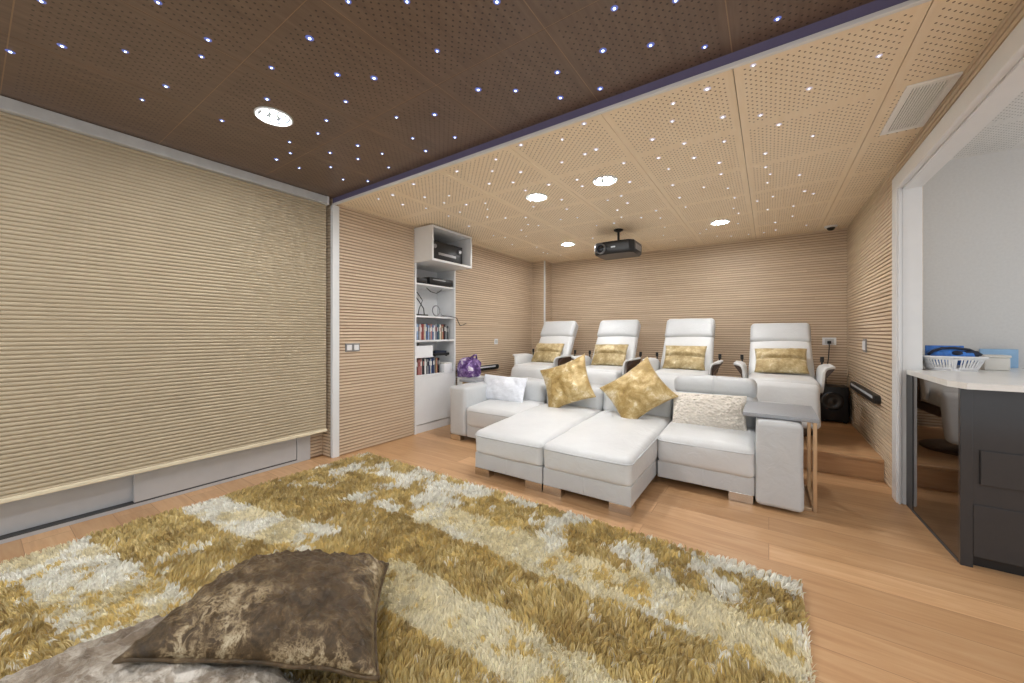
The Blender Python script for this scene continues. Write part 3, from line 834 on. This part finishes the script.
# white box and purple bag behind the left sofa arm
wb = tag(MB().box((-3.43, 3.71, .001), (-3.14, 3.97, .60), .008).build('storage_box', M['box_white'], None, 'auto'), 'white storage box standing against the left slatted wall beside the bookcase', 'box')
MB().box((-3.436, 3.705, .60), (-3.135, 3.975, .622), .006).build('lid', M['plastic_white'], wb, 'auto')
m = softbox((-3.42, 3.64, .6225), (-3.13, 3.90, .83), .09, 18, (0, 0, .05), .030, 13, 3)
m.v = [(x, y, max(z, .6225) if z < .68 else z) for x, y, z in m.v]
pb = tag(m.build('plastic_bag', M['purple'], None, True), 'crumpled purple and white bag lying on the white storage box', 'bag')
m = MB(); m.tube([(-3.22, 3.72, .86), (-3.16, 3.74, .91), (-3.17, 3.80, .915), (-3.20, 3.84, .87), (-3.21, 3.85, .82)], [.016, .012, .010, .012, .016], 7); m.build('handle', M['purple'], pb, True)
# ------------------------------------------------------------------ sofa
sofa = thing('sectional_sofa', 'white leather sectional sofa with two long chaise seats on the wood floor', 'sofa', (-1.4, 3.4, 0))
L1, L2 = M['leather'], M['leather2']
def part(mb, name, mat, par, sm=True):
    return mb.build(name, mat, par, sm)
def ss(*a, **k):
    return softbox(*a, **k)
# arms
part(ss((-.075, 3.08, .022), (.188, 4.02, .597), .03, 10, (.012, .012, .012), .004, 5, 1), 'arm', L2, sofa)
part(ss((-2.985, 3.10, .058), (-2.745, 4.02, .60), .035, 10, (.012, .012, .012), .004, 5, 2), 'arm', L2, sofa)
def seat(x0, x1, y0, seed, ztop=.425, zf=None, long=False):
    def sh(x, y, z):
        return (x, y, z)
    zc = ztop
    def slope(px, py, pz):
        # the front of the seat lies lower than the back
        L = (3.74 - y0) / 2
        t = (L - py) / (2 * L)
        hz = (zc - .178) / 2
        pz -= (.055 if long else .03) * max(0, t) ** 1.5 * min(1, max(0, (pz + hz) / (2 * hz)))
        return (px, py, pz)
    o = part(ss((x0, y0, .178), (x1, 3.74, zc), .045, 12, (.008, .016, .020), .0065, 4.5, seed, slope), 'chaise_seat' if long else 'seat_cushion', L1, sofa)
    # welt seam along the top edge
    hx, hy, hz = (x1 - x0) / 2, (3.74 - y0) / 2, (zc - .178) / 2
    cx_, cy_, cz_ = (x0 + x1) / 2, (3.74 + y0) / 2, (zc + .178) / 2
    pts = []
    def at(px, py, nx, ny):
        pz = hz - .045
        u, v_, w_ = px / hx, py / hy, pz / hz
        px += nx * .008 * max(0, 1 - v_ ** 2) * max(0, 1 - w_ ** 2); py += ny * .016 * max(0, 1 - u ** 2) * max(0, 1 - w_ ** 2)
        px, py, pz = slope(px, py, pz)
        pts.append((px + cx_ + nx * .001, py + cy_ + ny * .001, pz + cz_))
    r = .045
    for q in np.linspace(hy * .9, -hy + r, 16): at(-hx, q, -1, 0)
    for a in np.linspace(PI, 1.5 * PI, 6)[1:-1]: at(-hx + r + r * math.cos(a), -hy + r + r * math.sin(a), math.cos(a), math.sin(a))
    for q in np.linspace(-hx + r, hx - r, 16): at(q, -hy, 0, -1)
    for a in np.linspace(1.5 * PI, 2 * PI, 6)[1:-1]: at(hx - r + r * math.cos(a), -hy + r + r * math.sin(a), math.cos(a), math.sin(a))
    for q in np.linspace(-hy + r, hy * .9, 16): at(hx, q, 1, 0)
    MB().tube(pts, .0055, 6).build('piping', L2, o, True)
    return o
seat(-2.742, -2.072, 3.10, 11); seat(-.732, -.078, 3.09, 14)
seat(-2.068, -1.408, 2.445, 12, .425, long=True); seat(-1.402, -.738, 2.445, 13, .425, long=True)
# bases
for x0, x1, y0 in ((-2.74, -2.075, 3.12), (-.73, -.08, 3.11), (-2.064, -1.410, 2.457), (-1.400, -.742, 2.457)):
    bb = part(ss((x0, y0, .06), (x1, 3.98, .190), .008, 6, (0, .003, 0), .0015, 5, x0), 'base', L2, sofa)
    xm = (x0 + x1) / 2
    MB().tube([(xm, y0 - .0025, .062), (xm, y0 - .0035, .12), (xm, y0 - .0015, .186)], .002, 6).build('seam', L2, bb, True)
# backrests
def back(x0, x1, top, seed):
    def lean(px, py, pz):
        return (px, py + .16 * pz, pz)
    part(ss((x0, 3.66, .38), (x1, 3.98, top), .06, 10, (0, .02, .012), .007, 5, seed, lean), 'backrest', L2, sofa)
back(-2.742, -2.085, .64, 21); back(-2.06, -1.41, .63, 22); back(-1.40, -.745, .63, 23); back(-.735, -.078, .66, 24)
part(ss((-2.74, 3.96, .05), (-.08, 4.06, .58), .03, 12, (0, .0, 0), .002, 4, 30), 'back_frame', L2, sofa)
hd = part(ss((-.735, 3.73, .635), (-.082, 3.97, .80), .06, 12, (0, .012, .01), .004, 6, 31), 'headrest', L2, sofa)
MB().tube([(-.408, 3.718, .66), (-.408, 3.716, .715), (-.408, 3.722, .765), (-.408, 3.75, .803), (-.408, 3.85, .812)], .0035, 6).build('seam', L2, hd, True)
# chrome feet
for fx, fy in ((-2.064, 2.457), (-1.56, 2.457), (-1.40, 2.457), (-.892, 2.457), (-2.98, 3.115), (-.24, 3.11), (-2.70, 3.93), (-.2, 3.93)):
    part(MB().box((fx, fy, .0), (fx + .15, fy + .07, .062), .002), 'foot', M['chrome'], sofa, False)

# ------------------------------------------------------------------ sofa pillows
def cushion(name, label, cat, mat, w, h, T, center, ex, ey, group=None, **k):
    o = pillow_mesh(w, h, T, **k).build(name, mat, None, True)
    place(o, center, ex, ey)
    return tag(o, label, cat, group)
def lean_axes(deg, lean):
    a = math.radians(deg); l = math.radians(lean)
    up = Vector((0, math.sin(l), math.cos(l)))
    X = Vector((1, 0, 0))
    return X * math.cos(a) + up * math.sin(a), -X * math.sin(a) + up * math.cos(a)
ex, ey = lean_axes(24, 24)
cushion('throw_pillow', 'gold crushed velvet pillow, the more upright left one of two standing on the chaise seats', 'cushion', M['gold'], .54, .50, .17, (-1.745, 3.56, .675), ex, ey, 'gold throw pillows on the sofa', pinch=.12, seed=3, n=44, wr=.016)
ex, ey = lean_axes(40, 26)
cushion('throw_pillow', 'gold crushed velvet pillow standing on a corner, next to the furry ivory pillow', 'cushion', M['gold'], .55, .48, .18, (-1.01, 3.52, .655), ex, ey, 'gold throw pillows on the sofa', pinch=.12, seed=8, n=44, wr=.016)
ex, ey = lean_axes(1.5, 18)
cushion('throw_pillow', 'ivory curly fur pillow on the right seat of the sofa beside the grey side table', 'cushion', M['fur'], .56, .30, .15, (-.422, 3.535, .540), ex, ey, None, pinch=.03, seed=5, n=90, fur=.030, wr=.01)
ex, ey = lean_axes(-1, 20)
cushion('throw_pillow', 'plain bluish-white plush pillow on the left seat of the sofa', 'cushion', M['plush'], .62, .30, .15, (-2.545, 3.53, .555), ex, ey, None, pinch=.04, seed=6, n=40, fur=.008)

# ------------------------------------------------------------------ C-shaped side tables
def c_table(label, x0, x1, y0, y1, z, side):
    t = thing('side_table', label, 'side table', ((x0 + x1) / 2, (y0 + y1) / 2, 0), 'grey side tables over the sofa arms')
    MB().box((x0, y0, z - .028), (x1, y1, z), .004).build('table_top', M['grey_top'], t, 'auto')
    xa = x1 - .035 if side > 0 else x0 + .005
    for yy in (y0 + .045, y1 - .04):
        MB().box((xa + .004, yy + .002, .0), (xa + .026, yy + .024, z - .0285), .002).build('post', M['brass'], t)
        a, b = (x0 + .1, xa - .0005) if side > 0 else (xa + .0305, x1 - .02)
        MB().box((a, yy + .001, .0), (b, yy + .029, .024), .002).build('foot_bar', M['brass'], t)
    MB().box((xa + .001, y0 + .0755, .0), (xa + .029, y1 - .0405, .024), .002).build('base_rail', M['brass'], t)
    MB().box((xa + .001, y0 + .0755, z - .055), (xa + .029, y1 - .0405, z - .03), .002).build('top_rail', M['brass'], t)
c_table('grey topped side table with slim champagne metal legs over the right sofa arm', -.155, .275, 3.16, 3.70, .635, 1)
c_table('grey topped side table over the left sofa arm, beside the bluish-white pillow', -3.125, -2.868, 3.42, 3.70, .635, -1)

# ------------------------------------------------------------------ recliners
ZP = .1755
RG = 'white leather recliners on the raised platform'
def make_recliner(cx):
    t = thing('recliner_chair', 'x', 'recliner', (cx, 4.95, ZP), RG)
    m = MB(); m.lathe([(.27, ZP), (.27, ZP + .02), (.25, ZP + .032), (.05, ZP + .045)], 36, (cx, 4.88, 0)); m.build('base', M['shell'], t, 'auto')
    m = MB(); m.tube([(cx, 4.88, ZP + .04), (cx, 4.88, .53)], .034, 14); m.build('post', M['black'], t, 'auto')
    softbox((cx - .28, 4.54, .50), (cx + .28, 5.06, .60), .03, 6).build('seat_shell', M['shell'], t, True)
    softbox((cx - .295, 4.47, .585), (cx + .295, 5.10, .745), .05, 10, (0, .008, .018), .004, 5, 2).build('seat', L1, t, True)
    def sl(px, py, pz):
        return (px, py + .30 * pz, pz)
    softbox((cx - .285, 4.375, .33), (cx + .285, 4.465, .715), .04, 10, (0, .014, .01), .004, 5, 4, sl).build('legrest', L1, t, True)
    hg = (cx, 5.0, .70)
    def tap(px, py, pz):
        return (px * (1 - .04 * (pz + .36) / .75), py, pz)
    b = softbox((cx - .298, 4.975, .68), (cx + .298, 5.10, 1.44), .045, 10, (0, .02, 0), .004, 5, 6, tap).build('backrest', L1, t, True, origin=hg)
    h = softbox((cx - .290, 4.940, 1.205), (cx + .290, 5.105, 1.505), .05, 10, (0, .012, .006), .004, 5, 7).build('headrest', L2, t, True, origin=hg)
    for o in (b, h):
        o.rotation_euler.x = -math.radians(33)
    # curved arms: leather on top and inside, walnut shell outside
    cl = [(.300, .63, 4.62, 5.12), (.304, .69, 4.58, 5.14), (.308, .755, 4.58, 5.14), (.314, .82, 4.59, 5.12), (.330, .858, 4.60, 5.10), (.362, .876, 4.62, 5.06), (.415, .884, 4.66, 5.02)]
    for s in (-1, 1):
        for nm, off, th, mt in (('arm', 0., .024, L1),):
            m = MB(); vs = []; K = 6
            cnt = len(cl)
            def nrm(i):
                a = cl[max(0, i - 1)]; c_ = cl[min(cnt - 1, i + 1)]
                dx, dz = c_[0] - a[0], c_[1] - a[1]; q = math.hypot(dx, dz)
                return (dz / q, -dx / q)
            for lay in (off, off + th):
                for i, (x, z, ya, yb) in enumerate(cl):
                    nx, nz = nrm(i)
                    ins = .0 if nm == 'arm' else .012
                    for k in range(K + 1):
                        y = ya + ins + (yb - ya - 2 * ins) * k / K
                        vs.append((cx + s * (x + nx * lay), y, z + nz * lay))
            W = K + 1; B = cnt * W
            fs = []
            for i in range(cnt - 1):
                for k in range(K):
                    q = (i * W + k, i * W + k + 1, (i + 1) * W + k + 1, (i + 1) * W + k)
                    fs.append(q); fs.append(tuple(B + j for j in q[::-1]))
            for i in range(cnt - 1):
                fs.append((i * W, (i + 1) * W, B + (i + 1) * W, B + i * W)); fs.append((i * W + K, B + i * W + K, B + (i + 1) * W + K, (i + 1) * W + K))
            for k in range(K):
                fs.append((k, B + k, B + k + 1, k + 1)); q = (cnt - 1) * W
                fs.append((q + k, q + k + 1, B + q + k + 1, B + q + k))
            m.add(vs, fs)
            o = m.build(nm, mt, t, 'auto')
            if nm == 'arm':
                md = o.modifiers.new('soft', 'BEVEL'); md.width = .006; md.segments = 2; md.limit_method = 'ANGLE'
    for s in (-1, 1):
        prof = [(.325, .60), (.335, .68), (.352, .76), (.385, .81), (.412, .846), (.412, .859), (.37, .852), (.346, .836), (.336, .80), (.332, .74)]
        m = MB(); m.extrude([(cx + s * x, 0, z) for x, z in prof], (0, 4.68, 0), (0, 5.02, 0)); m.build('arm_shell', M['shell'], t, 'auto')
    for s in (-1, 1):
        m = MB(); m.tube([(cx + s * .335, 5.135, .72), (cx + s * .36, 5.17, .84), (cx + s * .365, 5.18, .90)], .009, 8); m.tube([(cx + s * .365, 5.18, .89), (cx + s * .366, 5.183, .945)], .017, 10); m.build('lever', M['black'], t, 'auto')
    return t
XS = (-2.765, -1.80, -.855, .105)
LB = ['white leather recliner nearest the left slatted wall', 'white leather recliner second from the left wall, behind the left chaise seat', 'white leather recliner third from the left wall, behind the standing gold pillow', 'white leather recliner nearest the subwoofer, reclined lower than the others']
LC = ['shiny gold lumbar cushion on the recliner nearest the left slatted wall', 'shiny gold lumbar cushion on the second recliner from the left wall', 'shiny gold lumbar cushion on the third recliner from the left wall', 'shiny gold lumbar cushion on the recliner nearest the subwoofer']
r0 = make_recliner(XS[0])
cush0 = None
for i, x in enumerate(XS):
    r = r0 if i == 0 else copy_tree(r0)
    r.location.x = x; r['label'] = LB[i]
    tilt = 33
    if i == 3:
        tilt = 42
        for ch in r.children:
            if ch.name.startswith(('backrest', 'headrest')):
                ch.rotation_euler.x = -math.radians(tilt)
    o = pillow_mesh(.48, .335, .16, n=34, pinch=.06, wr=.008, seed=20 + i, crease=.05, power=.42).build('lumbar_cushion', M['gold_satin'], None, True)
    a = math.radians(tilt)
    dv = Vector((0, math.sin(a), math.cos(a))); nv = Vector((0, -math.cos(a), math.sin(a)))
    cpos = Vector((x, 5.0, .70)) + dv * .165 + nv * .115
    place(o, cpos, Vector((1, 0, .02 * (i % 2))), dv)
    tag(o, LC[i], 'cushion', 'gold lumbar cushions on the recliners')

# ------------------------------------------------------------------ bar counter on the right
ct = thing('counter_unit', 'charcoal counter unit with a dark glass end panel standing in the opening', 'counter', (1.3, 3.3, 0))
MB().box((.835, 2.93, .06), (2.2, 3.70, .91)).build('carcass', M['dark_grey'], ct)
MB().box((.83, 2.95, .0), (2.2, 3.69, .06)).build('plinth', M['black'], ct)
MB().box((.818, 2.912, .0), (.862, 2.94, .912), .002).build('corner_post', M['dark_grey'], ct)
def slab(y0, y1, z0, z1, o, th):
    # the end panel runs at a slight angle to the wall
    f = lambda y: .821 - .026 * (y - 2.94) / .77 + o
    m = MB(); m.extrude([(f(y0), y0, z0), (f(y1), y1, z0), (f(y1) + th, y1, z0), (f(y0) + th, y0, z0)], (0, 0, 0), (0, 0, z1 - z0)); return m
slab(3.60, 3.713, 0, .912, -.003, .014).build('end_stile', M['alu_dark'], ct)
slab(2.9405, 3.5995, .012, .912, 0, .010).build('glass_panel', M['smoked'], ct)
slab(2.9405, 3.5995, 0, .0119, -.004, .014).build('bottom_profile', M['alu_dark'], ct)
m = MB(); m.box((.862, 2.918, .06), (2.2, 2.93, .912)); m.build('front_panel', M['dark_grey'], ct)
m = MB(); m.box((.885, 2.906, .43), (2.15, 2.918, .605), .003); m.build('drawer_front', M['dark_grey'], ct)
m = MB(); m.box((.862, 2.910, .06), (2.15, 2.918, .325), .002); m.build('door_front', M['dark_grey'], ct)
m = MB()
top = [(.79, 3.70), (.79, 2.98), (.83, 2.88), (2.25, 2.88), (2.25, 4.348), (.905, 4.348), (.905, 3.70)]
m.extrude([(x, y, .914) for x, y in top], (0, 0, 0), (0, 0, .032))
tag(m.build('worktop', M['worktop']), 'white stone worktop lying on the charcoal counter unit', 'worktop')
WT = .9465
# basket
bs = thing('basket', 'white slotted plastic basket full of blue things on the counter', 'basket', (1.05, 3.83, WT))
bcx, bcy = 1.032, 3.83
def ring(w, d, z, n=40, e=4.):
    q = []
    for k in range(400):
        a = 2 * PI * k / 400; c_, s_ = math.cos(a), math.sin(a)
        q.append((w / 2 * math.copysign(abs(c_) ** (2 / e), c_), d / 2 * math.copysign(abs(s_) ** (2 / e), s_)))
    L = [0.]
    for k in range(400):
        a, b2 = q[k], q[(k + 1) % 400]; L.append(L[-1] + math.hypot(a[0] - b2[0], a[1] - b2[1]))
    o = []; k = 0
    for i in range(n):
        t = L[-1] * i / n
        while L[k + 1] < t: k += 1
        o.append((bcx + q[k][0], bcy + q[k][1], z))
    return o
m = MB(); rb = ring(.22, .178, WT); rt = ring(.22, .178, WT + .008); m.add(rb + rt, [tuple(range(39, -1, -1)), tuple(range(40, 80))] + [(k, (k + 1) % 40, 40 + (k + 1) % 40, 40 + k) for k in range(40)]); m.build('bottom', M['plastic_white'], bs, 'auto')
m = MB(); NR = 180
rows = [ring(.222 + .066 * f, .18 + .06 * f, WT + .004 + .086 * f, NR) for f in (0, .2, .82, 1.)]
pts = [p for r_ in rows for p in r_]
m.add(pts, [(j * NR + k, j * NR + (k + 1) % NR, (j + 1) * NR + (k + 1) % NR, (j + 1) * NR + k) for j in range(3) for k in range(NR) if not (j == 1 and k % 3 == 0)])
o = m.build('slotted_side', M['plastic_white'], bs, True)
md = o.modifiers.new('wall', 'SOLIDIFY'); md.thickness = .004
m = MB(); m.tube(ring(.294, .246, WT + .092, 56), .007, 8, True); m.build('rim', M['plastic_white'], bs, True)
o = tag(softbox((.925, 3.755, WT + .05), (1.135, 3.91, WT + .135), .035, 12, (0, 0, .014), .016, 13, 4).build('folded_cloth', M['blue'], None, True), 'bright blue folded cloth heaped in the white basket', 'cloth')
m = MB(); m.box((.93, 3.905, WT + .03), (1.115, 3.923, WT + .165), .004)
tag(m.build('booklet', M['blue'], None, 'auto'), 'blue booklet standing at the back of the white basket', 'booklet')
m = softbox((1.02, 3.75, WT + .10), (1.15, 3.82, WT + .128), .014, 12, (0, 0, .006), .010, 16, 9)
tag(m.build('pouch', M['navy'], None, True), 'dark navy pouch lying on top of the blue cloth in the basket', 'pouch')
m = MB(); m.tube([(.91, 3.77, WT + .105), (.93, 3.755, WT + .13), (.97, 3.75, WT + .15), (1.03, 3.765, WT + .153), (1.10, 3.78, WT + .142), (1.155, 3.78, WT + .108)], .009, 8)
tag(m.build('strap', M['navy'], None, True), 'dark strap looped over the heap in the white basket', 'strap')
m = MB(); m.box((1.22, 3.95, WT), (1.335, 4.06, WT + .085), .008)
wbx = tag(m.build('storage_box', M['box_white'], None, 'auto'), 'small off-white box on the counter right of the basket', 'box')
m = MB(); m.box((1.216, 3.946, WT + .085), (1.339, 4.064, WT + .103), .006); m.build('lid', M['box_white'], wbx, 'auto')
m = MB(); m.box((1.305, 4.30, WT), (1.489, 4.318, WT + .135), .004)
tag(m.build('card_sheet', M['sky_card'], None, 'auto'), 'light blue card leaning on the white wall behind the box', 'card')

# ------------------------------------------------------------------ shaggy rug
RX0, RX1, RY0, RY1 = -3.26, .13, -.5, 2.24
rng = np.random.default_rng(5)
def lattice(x, y, f, seed):
    X, Y = x * f, y * f
    i, j = np.floor(X).astype(int), np.floor(Y).astype(int)
    u, v = X - i, Y - j
    u = u * u * (3 - 2 * u); v = v * v * (3 - 2 * v)
    def h(a, b):
        t = np.sin(a * 127.1 + b * 311.7 + seed * 74.7) * 43758.5453
        return t - np.floor(t)
    return (h(i, j) * (1 - u) + h(i + 1, j) * u) * (1 - v) + (h(i, j + 1) * (1 - u) + h(i + 1, j + 1) * u) * v
def fbm(x, y, f, seed):
    return .5 * lattice(x, y, f, seed) + .3 * lattice(x, y, f * 2.1, seed + 1) + .2 * lattice(x, y, f * 4.3, seed + 2)
def lin3(c):
    return np.array(lin(tuple(k / 255 for k in c)))
GOLD, DGOLD, CREAM, WHITE, SAND = lin3((228, 204, 134)), lin3((190, 163, 100)), lin3((243, 235, 208)), lin3((253, 251, 244)), lin3((234, 218, 168))
def yarn_colour(x, y):
    """Woven stripe pattern: broad gold and cream bands with loose patches of the other yarn."""
    s = y + np.where(x < -2.0, -.17 * (x + 2.0), 0) + .05 * (fbm(x, y, 2.2, 3) - .5) * 2 + .05 * (lattice(x, y, 14, 4) - .5)
    k = np.searchsorted(np.array([.28, .62, 1.02, 1.28, 1.60, 1.88]), s)
    xw = x + .5 * (fbm(x, y, 2.8, 77) - .5)
    cream = ((k == 1) | ((k == 3) & ((xw > -1.62) | (xw < -2.15))) | ((k == 5) & (xw > -1.85)))
    n = fbm(x, y, 5.0, 11); n2 = fbm(x, y, 15, 21); n3 = fbm(x, y, 2.4, 41)
    r = lattice(x, y, 48, 91) * .6 + rng.random(len(x)) * .4
    sm = lambda v, a, b: np.clip((v - a) / (b - a), 0, 1)
    pick = lambda p: (r < .12 + .76 * p) & (p > .04)
    g = sm(n2, .3, .7)[:, None]
    col = DGOLD * (1 - g) + GOLD * g
    col = np.where(pick(.34 * np.ones(len(x)))[:, None], .45 * col + .55 * SAND, col)
    c = sm(n, .3, .75)[:, None]
    cre = (SAND * .35 + CREAM * .65) * (1 - c) + CREAM * c
    col = np.where(cream[:, None], cre, col)
    wm = np.zeros(len(x))                                   # share of loose white yarn
    wm = np.where(k == 6, sm(n, .44, .60) * .9, wm)
    wm = np.where((k == 1) | ((k == 3) & (xw < -2.15)), sm(n, .36, .52), wm)
    wm = np.where((k == 5), np.where(xw > -1.85, sm(n, .50, .66) * .6, sm(n, .50, .60) * .95), wm)
    wm = np.where(np.isin(k, [0, 2, 4]), sm(n2, .56, .70) * sm(n3, .4, .6) * .6, wm)
    col = np.where(pick(wm)[:, None], WHITE * .7 + CREAM * .3, col)
    gm = np.where(cream, sm(n2, .52, .68) * sm(n3, .42, .58), 0)      # gold strays in the cream bands
    col = np.where(pick(gm)[:, None], DGOLD * (1 - g) * .6 + GOLD * (.4 + .6 * g), col)
    return col, cream

def make_rug():
    rug = thing('shag_rug', 'large gold and cream striped shaggy rug on the wood floor', 'rug', ((RX0 + RX1) / 2, (RY0 + RY1) / 2, 0))
    # woven backing
    nx, ny = 60, 50
    xs = np.linspace(RX0 + .02, RX1 - .02, nx); ys = np.linspace(RY0, RY1 - .02, ny)
    m = MB(); vs = [(x, y, .012) for y in ys for x in xs]
    m.add(vs, [(j * nx + i, j * nx + i + 1, (j + 1) * nx + i + 1, (j + 1) * nx + i) for j in range(ny - 1) for i in range(nx - 1)])
    m.box((RX0 + .02, RY0, .001), (RX1 - .02, RY1 - .02, .0115))
    o = m.build('backing', M['yarn'], rug, fix=False)
    at = o.data.color_attributes.new('yarn', 'FLOAT_COLOR', 'POINT')
    P = np.array(o.data.vertices.foreach_get and [v.co[:] for v in o.data.vertices])
    cc, _ = yarn_colour(P[:, 0] , P[:, 1])
    at.data.foreach_set('color', np.c_[cc * .8, np.ones(len(cc))].astype('f').ravel())
    # pile: clumps of bent, tapering strands
    sp = .0052
    gx, gy = np.meshgrid(np.arange(RX0, RX1, sp), np.arange(RY0, RY1, sp))
    x = (gx + rng.uniform(-.5, .5, gx.shape) * sp).ravel(); y = (gy + rng.uniform(-.5, .5, gx.shape) * sp).ravel()
    _, cream = yarn_colour(x, y)
    # strands gather into tufts: every strand belongs to the nearest tuft of a jittered grid
    cs = np.where(cream, .018, .026)
    jit = lambda i, j, q: np.modf(np.abs(np.sin(i * 12.9898 + j * 78.233 + q) * 43758.5453))[0] - .5
    best = np.full(len(x), 9.); tx = x.copy(); ty = y.copy(); tid = np.zeros(len(x))
    I, J = np.floor(x / cs), np.floor(y / cs)
    for di in (-1, 0, 1):
        for dj in (-1, 0, 1):
            i, j = I + di, J + dj
            px, py = (i + .5 + .8 * jit(i, j, 1.)) * cs, (j + .5 + .8 * jit(i, j, 2.)) * cs
            d = np.hypot(px - x, py - y)
            ok = d < best
            best = np.where(ok, d, best); tx = np.where(ok, px, tx); ty = np.where(ok, py, ty); tid = np.where(ok, jit(i, j, 3.) + .5, tid)
    col, _ = yarn_colour(tx, ty)
    n = len(x)
    col = col * (.82 + .30 * tid)[:, None] * rng.uniform(.93, 1.07, (n, 1))
    ang = 2 * PI * fbm(tx, ty, 3.0, 51) * 2.0 + (tid * 71.7 % 1 - .5) * 1.6
    lean = np.clip(.5 + (fbm(tx, ty, 9, 61) - .5) * 1.2, .15, 1.0) * np.where(cream, .018, .022)
    h = np.where(cream, .017, .027) * (.72 + .56 * (tid * 37.3 % 1)) * rng.uniform(.85, 1.1, n)
    w = rng.uniform(.0014, .0024, n); b = rng.uniform(0, 2 * PI, n)
    wx, wy = np.cos(b), np.sin(b)
    ex_, ey_ = tx + np.cos(ang) * lean - x, ty + np.sin(ang) * lean - y
    ex_ = ex_ * .8 + rng.normal(0, .0022, n); ey_ = ey_ * .8 + rng.normal(0, .0022, n)
    V = np.empty((n, 5, 3))
    def pt(t, q):
        return np.c_[x + ex_ * q, y + ey_ * q, .012 + h * t]
    p0, p1, p2 = pt(0, 0), pt(.62, .42), pt(1.0, 1.0)
    W = np.c_[wx * w, wy * w, np.zeros(n)]
    V[:, 0] = p0 - W; V[:, 1] = p0 + W; V[:, 2] = p1 + W * .9; V[:, 3] = p1 - W * .9; V[:, 4] = p2
    me = bpy.data.meshes.new('pile')
    me.vertices.add(n * 5); me.vertices.foreach_set('co', V.astype('f').ravel())
    base = np.arange(n)[:, None] * 5
    q = (base + np.array([[0, 1, 2, 3]])); t3 = (base + np.array([[3, 2, 4]]))
    loops = np.concatenate([q, t3], 1).ravel().astype('i')
    me.loops.add(len(loops)); me.loops.foreach_set('vertex_index', loops)
    st = (np.arange(n)[:, None] * 7 + np.array([[0, 4]])).ravel().astype('i')
    me.polygons.add(n * 2); me.polygons.foreach_set('loop_start', st)
    me.polygons.foreach_set('loop_total', np.tile([4, 3], n).astype('i'))
    me.update(calc_edges=True)
    me.materials.append(M['yarn'])
    at = me.color_attributes.new('yarn', 'FLOAT_COLOR', 'POINT')
    at.data.foreach_set('color', np.c_[np.repeat(np.clip(col, 0, 1), 5, 0), np.ones(n * 5)].astype('f').ravel())
    o = bpy.data.objects.new('pile', me); C.objects.link(o); o.parent = rug; o.location = -rug.location
    tag(o, None, None, None, 'stuff')
make_rug()

# ------------------------------------------------------------------ floor cushions
mb, seam = quad_pillow([(-1.95, -.04, .12), (-1.18, -.25, .12), (-1.0, .58, .10), (-1.86, .60, .12)], .10, .065, seed=2, wr=.016)
o = tag(mb.build('floor_cushion', M['taupe'], None, True), 'flat taupe crushed velvet floor cushion lying on the rug under a brown one', 'cushion', 'velvet floor cushions on the rug')
MB().tube(seam, .006, 6, True).build('piping', M['taupe'], o, True)
mb, seam = quad_pillow([(-1.555, .245, .255), (-.965, .70, .165), (-1.47, 1.12, .115), (-1.95, .72, .14)], .14, .05, seed=5, wr=.016, power=.42, pinch=.085)
o = tag(mb.build('floor_cushion', M['brown'], None, True), 'puffy brown crushed velvet floor cushion tilted on top of the taupe one', 'cushion', 'velvet floor cushions on the rug')
at_ = o.data.attributes.new('painted_highlight', 'FLOAT', 'POINT'); at_.data.foreach_set('value', PAINTED_HIGHLIGHT)
MB().tube(seam, .007, 6, True).build('piping', M['brown'], o, True)

# ------------------------------------------------------------------ light and camera
w = bpy.data.worlds.new('World'); bpy.context.scene.world = w
w.use_nodes = True
w.node_tree.nodes['Background'].inputs[0].default_value = (.96, .98, 1, 1)
w.node_tree.nodes['Background'].inputs[1].default_value = WORLD

cam = bpy.data.cameras.new('camera'); co = bpy.data.objects.new('camera', cam); C.objects.link(co)
co.location = (0, 0, 1.2)
co.rotation_euler = (PI / 2, 0, math.radians(34.4))
cam.sensor_width = 36; cam.lens = 375 / 1024 * 36
cam.shift_y = -8.5 / 1024
cam.clip_start = .02
sc = bpy.context.scene
sc.camera = co
sc.view_settings.view_transform = 'Standard'
sc.view_settings.look = 'None'
sc.view_settings.exposure = EXPOSURE
sc.view_settings.gamma = 1
sc.view_settings.use_curve_mapping = False
